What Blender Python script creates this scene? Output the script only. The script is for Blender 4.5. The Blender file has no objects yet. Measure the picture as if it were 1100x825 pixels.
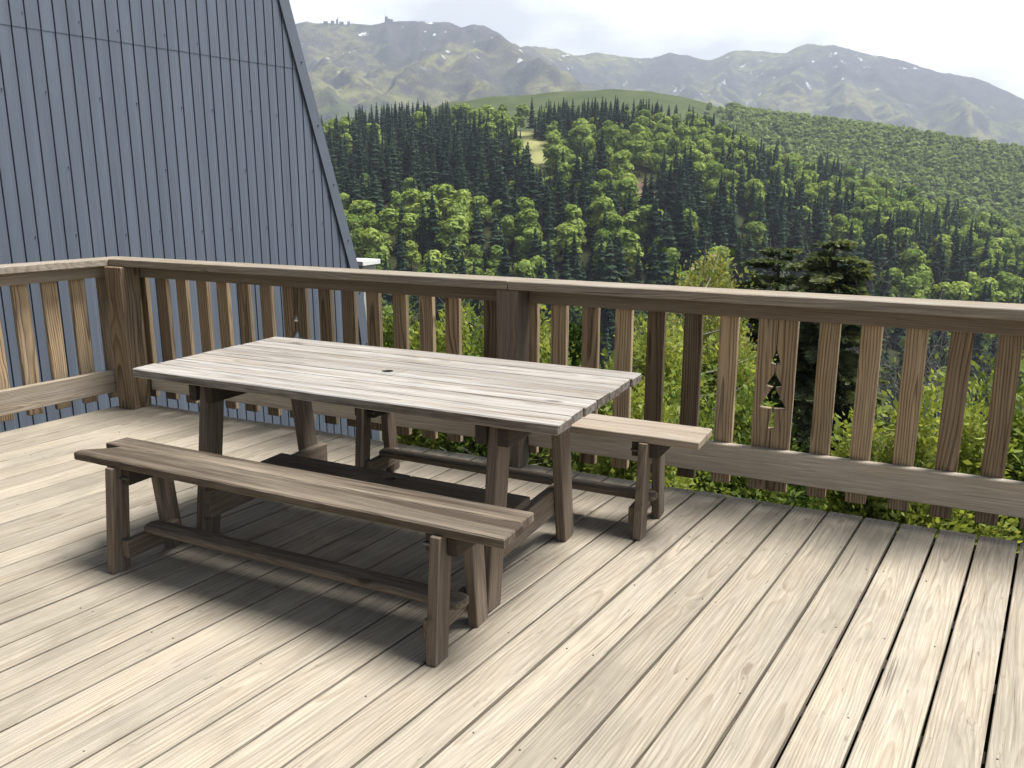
import bpy, math, random
import numpy as np
from mathutils import Vector, Matrix, noise as mnoise
from mathutils.geometry import tessellate_polygon
random.seed(7); rng = np.random.default_rng(11)
S = bpy.context.scene; C = S.collection
rad = math.radians

# ------------------------------------------------------------------ camera (solved from the photograph's vanishing points)
F_PX, YAW, PITCH, ROLL = 903.83, -0.45916, 0.23030, -0.00095
CAM = np.array([0.92104, -3.92707, 1.46035])
AL = -0.118843                                    # boards and short railing run at this skew to the long edge
cy_, sy_ = math.cos(YAW), math.sin(YAW)
fw = np.array([sy_*math.cos(PITCH), cy_*math.cos(PITCH), -math.sin(PITCH)])
rt0 = np.array([cy_, -sy_, 0.0]); dn0 = np.cross(fw, rt0)
rt = math.cos(ROLL)*rt0 + math.sin(ROLL)*dn0; dn = -math.sin(ROLL)*rt0 + math.cos(ROLL)*dn0
cam_d = bpy.data.cameras.new("camera"); cam = bpy.data.objects.new("camera", cam_d); C.objects.link(cam)
cam_d.sensor_width = 36.0; cam_d.lens = F_PX/1100*36; cam_d.clip_start = 0.05; cam_d.clip_end = 30000
M = Matrix(((rt[0], -dn[0], -fw[0], CAM[0]), (rt[1], -dn[1], -fw[1], CAM[1]), (rt[2], -dn[2], -fw[2], CAM[2]), (0, 0, 0, 1)))
cam.matrix_world = M; S.camera = cam

def az_el(u, v):
    d = fw + rt*((u-550)/F_PX) + dn*((v-412.5)/F_PX)
    return math.atan2(d[0], d[1]), math.atan2(d[2], math.hypot(d[0], d[1]))
def pix(P):
    q = np.atleast_2d(P) - CAM
    z = q@fw; z = np.where(z < 0.1, 0.1, z)
    return 550+F_PX*(q@rt)/z, 412.5+F_PX*(q@dn)/z
def polar(az, r, z): return np.array([CAM[0]+r*math.sin(az), CAM[1]+r*math.cos(az), z])

# ------------------------------------------------------------------ render settings and light
S.render.engine = 'CYCLES'
cyc = S.cycles
cyc.use_denoising = True
try: cyc.denoiser = 'OPENIMAGEDENOISE'
except Exception: pass
cyc.max_bounces = 5; cyc.diffuse_bounces = 1; cyc.glossy_bounces = 2; cyc.transmission_bounces = 4; cyc.volume_bounces = 0
cyc.transparent_max_bounces = 4; cyc.sample_clamp_indirect = 6; cyc.caustics_reflective = False; cyc.caustics_refractive = False
cyc.use_adaptive_sampling = False
S.view_settings.view_transform = 'Standard'; S.view_settings.look = 'None'; S.view_settings.gamma = 1
S.view_settings.exposure = 0.92; S.view_settings.use_curve_mapping = False

SUN_DIR = Vector((0.36, 0.26, 1.0)).normalized()
sun_el = math.asin(SUN_DIR.z); sun_az = math.atan2(SUN_DIR.x, SUN_DIR.y)
sd = bpy.data.lights.new("sun", 'SUN'); sun = bpy.data.objects.new("sun", sd); C.objects.link(sun)
sd.energy = 4.9; sd.angle = rad(25); sd.color = (1.0, 0.975, 0.93)
sun.rotation_euler = SUN_DIR.to_track_quat('Z', 'Y').to_euler(); sun.location = (20, 10, 40)

W = bpy.data.worlds.new("World"); S.world = W; W.use_nodes = True
nt = W.node_tree; nt.nodes.clear()
def N(nt, t, **kw):
    n = nt.nodes.new(t)
    for k, v in kw.items(): setattr(n, k, v)
    return n
out = N(nt, 'ShaderNodeOutputWorld'); bg = N(nt, 'ShaderNodeBackground'); bg2 = N(nt, 'ShaderNodeBackground'); mx = N(nt, 'ShaderNodeMixShader')
sky = N(nt, 'ShaderNodeTexSky', sky_type='NISHITA', sun_disc=False, sun_elevation=sun_el, sun_rotation=sun_az, altitude=900)
nt.links.new(sky.outputs[0], bg.inputs[0]); bg.inputs[1].default_value = 0.06
tc = N(nt, 'ShaderNodeTexCoord'); mp = N(nt, 'ShaderNodeMapping'); mp.inputs['Scale'].default_value = (1.5, 1.5, 4.2)
nz = N(nt, 'ShaderNodeTexNoise'); nz.inputs['Scale'].default_value = 2.2; nz.inputs['Detail'].default_value = 7; nz.inputs['Roughness'].default_value = 0.52
nt.links.new(tc.outputs['Generated'], mp.inputs[0]); nt.links.new(mp.outputs[0], nz.inputs[0])
cr = N(nt, 'ShaderNodeValToRGB'); cr.color_ramp.elements[0].position = 0.40; cr.color_ramp.elements[0].color = (0.46, 0.47, 0.49, 1)
cr.color_ramp.elements[1].position = 0.58; cr.color_ramp.elements[1].color = (0.96, 0.955, 0.94, 1)
cov = N(nt, 'ShaderNodeValToRGB'); cov.color_ramp.elements[0].position = 0.20; cov.color_ramp.elements[0].color = (0.88,)*3+(1,)
cov.color_ramp.elements[1].position = 0.45; cov.color_ramp.elements[1].color = (0.97,)*3+(1,)
nt.links.new(nz.outputs[0], cr.inputs[0]); nt.links.new(nz.outputs[0], cov.inputs[0])
nt.links.new(cr.outputs[0], bg2.inputs[0]); sw_ = N(nt, 'ShaderNodeSeparateXYZ'); nt.links.new(tc.outputs['Generated'], sw_.inputs[0])
lo = N(nt, 'ShaderNodeMapRange'); lo.interpolation_type = 'SMOOTHSTEP'; nt.links.new(sw_.outputs[2], lo.inputs[0])
for i_, x_ in enumerate((0.24, 0.58, 1.40, 0.18)): lo.inputs[i_+1].default_value = x_
dt_ = N(nt, 'ShaderNodeVectorMath', operation='DOT_PRODUCT'); dt_.inputs[1].default_value = (0.35, 0.94, 0.0); nt.links.new(tc.outputs['Generated'], dt_.inputs[0])
bk = N(nt, 'ShaderNodeMapRange'); bk.interpolation_type = 'SMOOTHSTEP'; nt.links.new(dt_.outputs['Value'], bk.inputs[0])
for i_, x_ in enumerate((-0.35, 0.45, 0.13, 1.0)): bk.inputs[i_+1].default_value = x_
ml_ = N(nt, 'ShaderNodeMath', operation='MULTIPLY'); nt.links.new(lo.outputs[0], ml_.inputs[0]); nt.links.new(bk.outputs[0], ml_.inputs[1])
nt.links.new(ml_.outputs[0], bg2.inputs[1])                     # unseen sky above and behind dimmed for deeper shade, bright cloud low over mountains
nt.links.new(cov.outputs[0], mx.inputs[0]); nt.links.new(bg.outputs[0], mx.inputs[1]); nt.links.new(bg2.outputs[0], mx.inputs[2]); nt.links.new(mx.outputs[0], out.inputs[0])

# ------------------------------------------------------------------ materials
def newmat(name):
    m = bpy.data.materials.new(name); m.use_nodes = True
    t = m.node_tree; t.nodes.clear()
    o = N(t, 'ShaderNodeOutputMaterial')
    return m, t, o
def math_(t, op, a, b=None, c=None, clamp=False):
    n = N(t, 'ShaderNodeMath', operation=op, use_clamp=clamp)
    for i, v in enumerate((a, b, c)):
        if v is None: continue
        if isinstance(v, (int, float)): n.inputs[i].default_value = v
        else: t.links.new(v, n.inputs[i])
    return n.outputs[0]
def vmath(t, op, a, b):
    n = N(t, 'ShaderNodeVectorMath', operation=op)
    for i, v in enumerate((a, b)):
        if isinstance(v, tuple): n.inputs[i].default_value = v
        else: t.links.new(v, n.inputs[i])
    return n.outputs[0]
def noise(t, vec, scale=1.0, detail=2.0, rough=0.5):
    n = N(t, 'ShaderNodeTexNoise'); n.inputs['Scale'].default_value = scale; n.inputs['Detail'].default_value = detail; n.inputs['Roughness'].default_value = rough
    t.links.new(vec, n.inputs['Vector']); return n.outputs[0]
def rng_(t, v, a, b, c=0.0, d=1.0):
    n = N(t, 'ShaderNodeMapRange'); n.clamp = True
    t.links.new(v, n.inputs[0])
    for i, x in enumerate((a, b, c, d)): n.inputs[i+1].default_value = x
    return n.outputs[0]
def mixc(t, f, a, b, mode='MIX'):
    n = N(t, 'ShaderNodeMix', data_type='RGBA', blend_type=mode); n.clamp_factor = True
    if isinstance(f, (int, float)): n.inputs[0].default_value = f
    else: t.links.new(f, n.inputs[0])
    for i, v in ((6, a), (7, b)):
        if isinstance(v, tuple): n.inputs[i].default_value = v if len(v) == 4 else v+(1,)
        else: t.links.new(v, n.inputs[i])
    return n.outputs[2]

def wood(name, early, late, grey, grey_amt=0.5, rings=0.8, tint=(0.75, 1.2), period=0.0065, crack=0.5, rough=0.8, bump=0.25, stain=None, fiber=0.25, knots=0.60, kdark=0.42, bigs=(2.0, 9., 9.), edge=0.0):
    m, t, o = newmat(name)
    at = N(t, 'ShaderNodeAttribute', attribute_name='grain'); P = at.outputs['Vector']
    pt = N(t, 'ShaderNodeAttribute', attribute_name='pith'); sp = N(t, 'ShaderNodeSeparateXYZ'); t.links.new(pt.outputs['Vector'], sp.inputs[0])
    n1 = N(t, 'ShaderNodeTexNoise'); n1.inputs['Scale'].default_value = 1; n1.inputs['Detail'].default_value = 2
    t.links.new(vmath(t, 'MULTIPLY', P, (1.3, 5.0, 5.0)), n1.inputs['Vector'])
    warp = vmath(t, 'MULTIPLY', vmath(t, 'SUBTRACT', n1.outputs['Color'], (0.5, 0.5, 0.5)), (0.0, 0.055, 0.055))
    Q = vmath(t, 'ADD', P, warp); s = N(t, 'ShaderNodeSeparateXYZ'); t.links.new(Q, s.inputs[0])
    y = math_(t, 'SUBTRACT', s.outputs[1], sp.outputs[1]); z = math_(t, 'SUBTRACT', s.outputs[2], sp.outputs[2])
    vo = N(t, 'ShaderNodeTexVoronoi', feature='F1'); vo.inputs['Scale'].default_value = 1.0
    t.links.new(vmath(t, 'MULTIPLY', P, (2.3, 7.0, 3.0)), vo.inputs['Vector'])
    vs = N(t, 'ShaderNodeSeparateXYZ'); t.links.new(vo.outputs['Color'], vs.inputs[0])
    has = rng_(t, vs.outputs[0], knots, knots+0.02)
    dist = math_(t, 'MULTIPLY_ADD', noise(t, vmath(t, 'MULTIPLY', P, (30., 50., 50.)), 1, 2), 0.10, vo.outputs['Distance'])
    knot_w = math_(t, 'MULTIPLY', rng_(t, dist, 0.42, 0.08), has)
    knot = math_(t, 'MULTIPLY', rng_(t, dist, 0.17, 0.11), has)
    d = math_(t, 'SQRT', math_(t, 'ADD', math_(t, 'MULTIPLY', y, y), math_(t, 'MULTIPLY', z, z)))
    d = math_(t, 'ADD', d, math_(t, 'MULTIPLY', math_(t, 'POWER', knot_w, 2.0), 0.016))
    fr = math_(t, 'FRACT', math_(t, 'DIVIDE', d, period))
    rp = N(t, 'ShaderNodeValToRGB'); e = rp.color_ramp.elements
    e[0].position = 0.0; e[0].color = (0, 0, 0, 1); e[1].position = 0.45; e[1].color = (0.12,)*3+(1,)
    x = e.new(0.82); x.color = (1, 1, 1, 1); x = e.new(0.93); x.color = (0.9,)*3+(1,); x = e.new(1.0); x.color = (0, 0, 0, 1)
    t.links.new(fr, rp.inputs[0])
    fib = noise(t, vmath(t, 'MULTIPLY', P, (3.5, 230., 230.)), 1, 3, 0.6)
    fine = noise(t, vmath(t, 'MULTIPLY', P, (14., 700., 700.)), 1, 1)
    big = noise(t, vmath(t, 'MULTIPLY', P, bigs), 1, 4, 0.6)
    mid = noise(t, vmath(t, 'MULTIPLY', P, (5.0, 40., 40.)), 1, 3, 0.6)
    rfac = math_(t, 'MULTIPLY', rp.outputs[0], math_(t, 'MULTIPLY', rng_(t, mid, 0.25, 0.6, 0.45, 1.0), rings))
    col = mixc(t, rfac, early, late)
    col = mixc(t, math_(t, 'MULTIPLY', rng_(t, big, 0.35, 0.68), grey_amt), col, grey)
    k = rng_(t, fib, 0.2, 0.8, 1-fiber, 1+fiber); k = math_(t, 'MULTIPLY', k, rng_(t, fine, 0.2, 0.8, 0.88, 1.10))
    k = math_(t, 'MULTIPLY', k, rng_(t, noise(t, vmath(t, 'MULTIPLY', P, (1.8, 95., 60.)), 1, 3, 0.65), 0.28, 0.72, 1-fiber*0.85, 1+fiber*0.55))
    k = math_(t, 'MULTIPLY', k, rng_(t, sp.outputs[0], 0, 1, tint[0], tint[1]))
    cm = N(t, 'ShaderNodeCombineXYZ')
    for i in range(3): t.links.new(k, cm.inputs[i])
    col = mixc(t, 1.0, col, cm.outputs[0], 'MULTIPLY')
    col = mixc(t, math_(t, 'MULTIPLY', knot, 0.75), col, tuple(c*kdark for c in late))
    ck = noise(t, vmath(t, 'MULTIPLY', P, (1.1, 75., 75.)), 1, 2, 0.5)
    ckf = math_(t, 'MULTIPLY', rng_(t, ck, 0.70, 0.735), crack)
    col = mixc(t, ckf, col, tuple(c*0.22 for c in late))
    if edge:                                       # upright faces darkened: weathered edge grain plus the unlit side's shade, put into colour
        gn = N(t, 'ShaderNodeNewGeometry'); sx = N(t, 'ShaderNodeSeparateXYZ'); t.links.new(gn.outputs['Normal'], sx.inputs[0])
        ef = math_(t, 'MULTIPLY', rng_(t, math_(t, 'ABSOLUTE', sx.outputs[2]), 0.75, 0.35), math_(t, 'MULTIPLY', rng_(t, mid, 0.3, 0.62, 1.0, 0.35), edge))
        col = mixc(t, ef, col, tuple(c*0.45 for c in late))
    if stain is not None:
        g = N(t, 'ShaderNodeNewGeometry')
        sn = noise(t, vmath(t, 'MULTIPLY', g.outputs['Position'], (1.7, 1.1, 1.7)), 1, 5, 0.62)
        sf = math_(t, 'MULTIPLY', rng_(t, sn, 0.50, 0.74), rng_(t, fib, 0.3, 0.7, 0.35, 1.0))
        col = mixc(t, math_(t, 'MULTIPLY', sf, stain), col, (0.15, 0.14, 0.115))
        sn2 = noise(t, vmath(t, 'MULTIPLY', P, (9., 34., 9.)), 1, 3, 0.7)
        col = mixc(t, math_(t, 'MULTIPLY', rng_(t, sn2, 0.655, 0.74), 0.6), col, (0.10, 0.085, 0.065))
    b = N(t, 'ShaderNodeBsdfPrincipled'); t.links.new(col, b.inputs['Base Color']); b.inputs['Roughness'].default_value = rough
    b.inputs['Specular IOR Level'].default_value = 0.25
    h = math_(t, 'ADD', math_(t, 'MULTIPLY', rp.outputs[0], 0.45), math_(t, 'ADD', math_(t, 'MULTIPLY', fib, 0.5), math_(t, 'MULTIPLY', ckf, -1.2)))
    bp = N(t, 'ShaderNodeBump'); bp.inputs['Strength'].default_value = bump; bp.inputs['Distance'].default_value = 0.003
    t.links.new(h, bp.inputs['Height']); t.links.new(bp.outputs[0], b.inputs['Normal']); t.links.new(b.outputs[0], o.inputs[0])
    return m

def plain(name, col, rough=0.6, metal=0.0, var=0.12, scale=8.0, spec=0.5, stretch=None):
    m, t, o = newmat(name)
    g = N(t, 'ShaderNodeNewGeometry')
    n = noise(t, vmath(t, 'MULTIPLY', g.outputs['Position'], stretch) if stretch else g.outputs['Position'], scale, 4, 0.6)
    c = mixc(t, rng_(t, n, 0.3, 0.7), tuple(x*(1-var) for x in col), tuple(min(1, x*(1+var)) for x in col))
    b = N(t, 'ShaderNodeBsdfPrincipled'); t.links.new(c, b.inputs['Base Color'])
    b.inputs['Roughness'].default_value = rough; b.inputs['Metallic'].default_value = metal; b.inputs['Specular IOR Level'].default_value = spec
    t.links.new(b.outputs[0], o.inputs[0]); return m

def leafmat(name, c1, c2, trans=0.35, objvar=False):
    """leaves: colour varies by a per-clump attribute; part of the light passes through"""
    m, t, o = newmat(name)
    at = N(t, 'ShaderNodeAttribute', attribute_name='tint'); f = at.outputs['Fac']
    if objvar:
        oi = N(t, 'ShaderNodeObjectInfo'); f = math_(t, 'ADD', math_(t, 'MULTIPLY', f, 0.5), math_(t, 'MULTIPLY', oi.outputs['Random'], 0.55))
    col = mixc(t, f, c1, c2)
    d = N(t, 'ShaderNodeBsdfDiffuse'); tr = N(t, 'ShaderNodeBsdfTranslucent'); ms = N(t, 'ShaderNodeMixShader')
    t.links.new(col, d.inputs[0]); t.links.new(mixc(t, 1.0, col, (1.25, 1.15, 0.55), 'MULTIPLY'), tr.inputs[0])
    ms.inputs[0].default_value = trans
    t.links.new(d.outputs[0], ms.inputs[1]); t.links.new(tr.outputs[0], ms.inputs[2]); t.links.new(ms.outputs[0], o.inputs[0])
    return m

MW = {
 'deck': wood('deck_wood', (0.425, 0.368, 0.288), (0.275, 0.22, 0.158), (0.375, 0.336, 0.280), 0.65, 0.80, (0.80, 1.13), 0.0085, 0.6, 0.75, 0.4, stain=0.95, fiber=0.27, knots=0.52, kdark=0.7),
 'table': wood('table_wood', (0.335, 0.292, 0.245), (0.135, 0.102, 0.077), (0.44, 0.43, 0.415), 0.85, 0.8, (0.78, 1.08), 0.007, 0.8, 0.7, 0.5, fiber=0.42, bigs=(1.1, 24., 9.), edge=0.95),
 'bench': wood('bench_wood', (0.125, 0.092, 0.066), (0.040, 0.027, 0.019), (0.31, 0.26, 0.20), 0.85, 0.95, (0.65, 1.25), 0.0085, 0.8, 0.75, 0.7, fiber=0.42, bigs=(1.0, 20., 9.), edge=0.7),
 'leg': wood('leg_wood', (0.20, 0.155, 0.115), (0.095, 0.065, 0.043), (0.23, 0.20, 0.17), 0.5, 0.75, (0.55, 1.15), 0.0075, 0.6, 0.8, 0.4, fiber=0.35),
 'farbench': wood('pale_bench_wood', (0.36, 0.295, 0.225), (0.22, 0.165, 0.115), (0.36, 0.325, 0.28), 0.5, 0.6, (0.88, 1.1), 0.0065, 0.4, 0.75, 0.3),
 'dark': wood('dark_frame_wood', (0.075, 0.058, 0.045), (0.04, 0.03, 0.022), (0.075, 0.065, 0.055), 0.4, 0.5, (0.8, 1.1), 0.0065, 0.3, 0.85, 0.3),
 'cap': wood('handrail_wood', (0.34, 0.285, 0.215), (0.155, 0.11, 0.072), (0.35, 0.32, 0.285), 0.6, 0.75, (0.85, 1.1), 0.007, 0.8, 0.75, 0.4, fiber=0.34),
 'low': wood('bottom_rail_wood', (0.55, 0.475, 0.375), (0.36, 0.285, 0.20), (0.52, 0.475, 0.41), 0.55, 0.6, (0.85, 1.1), 0.009, 0.6, 0.75, 0.35, fiber=0.25),
 'rail': wood('rail_wood', (0.30, 0.24, 0.172), (0.17, 0.12, 0.078), (0.29, 0.255, 0.21), 0.45, 0.6, (0.6, 1.25), 0.008, 0.4, 0.8, 0.3),
 'bal': wood('baluster_wood', (0.50, 0.365, 0.22), (0.115, 0.064, 0.032), (0.38, 0.325, 0.25), 0.40, 1.0, (0.30, 1.2), 0.0115, 0.4, 0.75, 0.3, fiber=0.3),
}

# ------------------------------------------------------------------ mesh building
class MB:
    def __init__(s): s.v = []; s.f = []; s.g = []; s.p = []; s.mi = []; s.seed()
    def seed(s, tint=None, flat=None):
        tt = random.random() if tint is None else tint
        a = random.uniform(0, 6.28); r = random.uniform(0.02, 0.09)
        s.pith = (tt, r*math.cos(a), r*math.sin(a)); s.off = (random.uniform(0, 90), 0, 0); s.tilt = (random.uniform(-.02, .02), random.uniform(-.02, .02))
        if flat: s.pith = (tt, random.uniform(-.03, .03), -random.uniform(*flat))
    def vert(s, P, g):
        s.v.append((float(P[0]), float(P[1]), float(P[2])))
        x, y, z = g
        s.g.append((x+s.off[0], y+x*s.tilt[0], z+x*s.tilt[1])); s.p.append(s.pith); return len(s.v)-1
    def face(s, idx, mi=0): s.f.append(tuple(idx)); s.mi.append(mi)
    def plank(s, o, X, Y, Z, L, Wd, T, ch=0.003, seg=1, tint=None, wob=0.0, flat=None, xs=None, mi=0, shear=0.0):
        """a board: o is one end's centre, X the length direction; chamfered section swept along the length"""
        s.seed(tint, flat)
        o, X, Y, Z = (np.array(a, float) for a in (o, X, Y, Z))
        w, t = Wd/2, T/2
        def sec(k): return [(-w+ch*k, -t), (w-ch*k, -t), (w, -t+ch*k), (w, t-ch*k), (w-ch*k, t), (-w+ch*k, t), (-w, t-ch*k), (-w, -t+ch*k)]
        st = [(0.0, ch)]+[(ch+(L-2*ch)*i/seg, 0) for i in range(seg+1)]+[(L, ch)]
        rows = []
        ph = random.uniform(0, 50)
        for x, ins in st:
            row = []
            for (a, b) in sec(1.0):
                if ins: a *= (w-ins)/w; b *= (t-ins)/t
                dw = wob*mnoise.noise((x*3+ph, a*9, 0.0)) if wob else 0
                dt = wob*0.7*mnoise.noise((x*4+ph, b*9+a*6, 7.0)) if wob else 0
                xx = x+shear*a
                row.append(s.vert(o+X*xx+Y*(a+dw)+Z*(b+dt), (xx, a, b)))
            rows.append(row)
        for r0, r1 in zip(rows, rows[1:]):
            for i in range(8): s.face((r0[i], r0[(i+1) % 8], r1[(i+1) % 8], r1[i]), mi)
        s.face(rows[0][::-1], mi); s.face(rows[-1], mi)
    def bar(s, a, b, up, Wd, T, **kw):
        a, b, up = (np.array(q, float) for q in (a, b, up)); X = b-a; L = np.linalg.norm(X); X /= L
        Y = np.cross(up, X); Y /= np.linalg.norm(Y); s.plank(a, X, Y, np.cross(X, Y), L, Wd, T, **kw)
    def outline(s, o, X, Y, Z, pts, T, tint=None, flat=None, mi=0, ch=0.002):
        """an outline (x along the grain, y across) given thickness T along Z, centred, with a small chamfer"""
        s.seed(tint, flat)
        o, X, Y, Z = (np.array(a, float) for a in (o, X, Y, Z)); n = len(pts)
        cx = sum(p[0] for p in pts)/n; cyy = sum(p[1] for p in pts)/n
        ar = sum(pts[i][0]*pts[(i+1) % n][1]-pts[(i+1) % n][0]*pts[i][1] for i in range(n))
        if ar < 0: pts = pts[::-1]
        ins = []
        for i in range(n):
            p0, p1, p2 = (np.array(pts[j % n], float) for j in (i-1, i, i+1))
            e1 = p1-p0; e2 = p2-p1; e1 /= np.linalg.norm(e1)+1e-9; e2 /= np.linalg.norm(e2)+1e-9
            nn = np.array([-e1[1]-e2[1], e1[0]+e2[0]]); nn /= max(np.linalg.norm(nn), 0.3)
            ins.append(p1+nn*ch)
        lay = [(ins, -T/2), (pts, -T/2+ch), (pts, T/2-ch), (ins, T/2)]
        rows = [[s.vert(o+X*p[0]+Y*p[1]+Z*z, (p[0], p[1], z)) for p in q] for q, z in lay]
        for r0, r1 in zip(rows, rows[1:]):
            for i in range(n): s.face((r0[i], r0[(i+1) % n], r1[(i+1) % n], r1[i]), mi)
        for tr in tessellate_polygon([[Vector((p[0], p[1], 0)) for p in pts]]):
            a, b, c = tr
            A, B, Cc = (Vector(pts[k]) for k in tr)
            if (B-A).cross(Cc-A) < 0: b, c = c, b
            s.face((rows[3][a], rows[3][b], rows[3][c]), mi); s.face((rows[0][c], rows[0][b], rows[0][a]), mi)
    def holed(s, o, X, Y, Z, L, Wd, T, r, n=40):
        """a block of a plank (same grain as the last plank) with a round hole"""
        o, X, Y, Z = (np.array(a, float) for a in (o, X, Y, Z))
        P = lambda a, b, z: s.vert(o+X*a+Y*b+Z*z, (a+L*7, b, z))
        io, ii, bo, bi = [], [], [], []
        for k in range(n):
            th = 2*math.pi*k/n; c_, s_ = math.cos(th), math.sin(th); q = min((L/2)/max(abs(c_), 1e-9), (Wd/2)/max(abs(s_), 1e-9))
            io.append(P(c_*q, s_*q, T/2)); ii.append(P(c_*r, s_*r, T/2)); bo.append(P(c_*q, s_*q, -T/2)); bi.append(P(c_*r, s_*r, -T/2))
        for k in range(n):
            j = (k+1) % n
            s.face((io[k], io[j], ii[j], ii[k])); s.face((bo[j], bo[k], bi[k], bi[j])); s.face((ii[k], ii[j], bi[j], bi[k])); s.face((io[j], io[k], bo[k], bo[j]))
    def tube(s, pts, rs, n=6, mi=0, cap=True):
        s.seed(); rows = []
        L = 0
        for i, p in enumerate(pts):
            p = np.array(p, float)
            q0 = np.array(pts[max(i-1, 0)], float); q1 = np.array(pts[min(i+1, len(pts)-1)], float); d = q1-q0; d /= np.linalg.norm(d)+1e-9
            u = np.cross(d, (0.3, 0.2, 0.93) if abs(d[2]) < 0.9 else (1, 0, 0)); u /= np.linalg.norm(u); w = np.cross(d, u)
            if i: L += np.linalg.norm(p-np.array(pts[i-1], float))
            rows.append([s.vert(p+(u*math.cos(6.2832*k/n)+w*math.sin(6.2832*k/n))*rs[i], (L, rs[i]*math.cos(6.2832*k/n), rs[i]*math.sin(6.2832*k/n))) for k in range(n)])
        for r0, r1 in zip(rows, rows[1:]):
            for k in range(n): s.face((r0[k], r0[(k+1) % n], r1[(k+1) % n], r1[k]), mi)
        if cap: s.face(rows[0][::-1], mi); s.face(rows[-1], mi)
    def build(s, name, mats, parent=None, loc=None):
        me = bpy.data.meshes.new(name); me.from_pydata(s.v, [], s.f)
        a = me.attributes.new('grain', 'FLOAT_VECTOR', 'POINT'); a.data.foreach_set('vector', np.array(s.g, 'f').ravel())
        a = me.attributes.new('pith', 'FLOAT_VECTOR', 'POINT'); a.data.foreach_set('vector', np.array(s.p, 'f').ravel())
        for m in (mats if isinstance(mats, (list, tuple)) else [mats]): me.materials.append(m)
        if any(s.mi): me.polygons.foreach_set('material_index', s.mi)
        me.validate(); me.update()
        o = bpy.data.objects.new(name, me); C.objects.link(o)
        if parent is not None:
            o.parent = parent; o.matrix_parent_inverse = Matrix.Translation(-Vector(parent.location))
        return o
def tag(o, label=None, cat=None, group=None, kind=None):
    for k, v in (('label', label), ('category', cat), ('group', group), ('kind', kind)):
        if v: o[k] = v
    return o
def thing(name, label, cat, loc, group=None):
    o = bpy.data.objects.new(name, None); C.objects.link(o); o.location = loc; o.empty_display_size = 0.1
    return tag(o, label, cat, group)
EX, EY, EZ = np.eye(3)
DV = np.array([math.sin(AL), -math.cos(AL), 0.0])       # along the boards, towards the camera
DN = np.array([math.cos(AL), math.sin(AL), 0.0])        # across them, to the right

steel = plain('dark_steel', (0.16, 0.15, 0.14), 0.45, 0.8)

# ------------------------------------------------------------------ deck
PB = 0.153; LEFT_X = -3.955
mb = MB()
k0 = math.floor(LEFT_X/PB)
for k in range(k0, 22):
    xa, xb = k*PB, (k+1)*PB
    gap = 0.0105+random.uniform(-0.002, 0.003)
    if k < -2: gap *= 0.85
    xa = max(xa, LEFT_X)+gap/2; xb -= gap/2
    if xb-xa < 0.03: continue
    Wd = (xb-xa)*math.cos(AL)
    # DV is the length; across is DN; shear keeps the sawn end on the long edge line
    e0 = random.uniform(-0.006, 0.004)
    mb.plank(np.array([(xa+xb)/2, 0, -0.014+random.uniform(-0.0012, 0.0012)])+DV*e0, DV, DN, EZ, 6.6, Wd, 0.028, ch=0.003, seg=10, wob=0.0016, flat=(0.02, 0.12), shear=math.tan(AL))
sc = MB()
for k in range(k0+1, 22):
    for j in range(12):
        y = 0.05+j*0.53
        for a in (0.028, 0.125):
            if random.random() < (0.25 if j == 0 else 0.6): continue
            P = np.array([k*PB+a+random.uniform(-.006, .006), 0, 0.0005])+DV*(y+random.uniform(-.012, .012))
            sc.tube([P-EZ*0.004, P+EZ*0.0006], [0.0030, 0.0028], 8)
deck = mb.build('deck', [MW['deck']]); tag(deck, kind='structure')
sc.build('deck_screws', steel, deck)
mb = MB()
for j in range(17):
    a = np.array([LEFT_X+0.02, 0, 0])+DV*(0.09+j*0.38); mb.plank([a[0], a[1], -0.150], EX, EY, EZ, 7.2, 0.06, 0.24, ch=0.002)
for x in (-3.6, -1.0, 1.6, 3.0):
    mb.plank(np.array([x, -0.10, -0.19]), -EZ, EX, EY, 2.8, 0.12, 0.12)
    mb.plank(np.array([x, -0.10, -0.19])+DV*5, -EZ, EX, EY, 2.8, 0.12, 0.12)
jo = mb.build('deck_joists', MW['dark'], deck)

# ------------------------------------------------------------------ railings
CAPZ0, CAPZ1 = 0.952, 0.997
XC = -3.92                                         # inner face line of the short railing at y = 0
LR = thing('wooden_railing', 'long brown wooden railing across the far edge of the deck, behind the table', 'railing', (-1.0, 0, 0))
def corner(dx): return np.array([XC+dx, 0, 0])
# handrail cap: mitred at the corner
mb = MB()
ci = np.array([-3.915, -0.122]); co = np.array([-4.065, 0.062])          # inner and outer mitre points
zc = (CAPZ0+CAPZ1)/2
mb.outline([0, 0, zc], EX, EY, EZ, [(ci[0], ci[1]), (-0.99, -0.122), (-0.99, 0.062), (co[0], co[1])], CAPZ1-CAPZ0, tint=0.35, flat=(0.03, 0.06), ch=0.004)
mb.plank([-0.987, -0.03, zc], EX, EY, EZ, 4.6, 0.184, CAPZ1-CAPZ0, ch=0.004, seg=16, wob=0.003, tint=0.5, flat=(0.03, 0.06))
cap = mb.build('handrail', MW['cap'], LR)
mb = MB()
mb.plank([-3.90, 0.0225, 0.912], EX, EY, EZ, 2.83, 0.045, 0.078, tint=0.15)
mb.plank([-0.925, 0.0225, 0.912], EX, EY, EZ, 2.31, 0.045, 0.078, tint=0.32)
mb.plank([1.388, 0.0225, 0.912], EX, EY, EZ, 2.2, 0.045, 0.078, tint=0.3)
mb.build('top_rail', MW['rail'], LR)
mb = MB()
mb.plank([-3.77, 0.0225, 0.178], EX, EY, EZ, 2.70, 0.045, 0.150, ch=0.004, seg=8, wob=0.002, tint=0.85)
mb.plank([-0.925, 0.0225, 0.178], EX, EY, EZ, 4.5, 0.045, 0.150, ch=0.004, seg=12, wob=0.002, tint=0.85)
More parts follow.
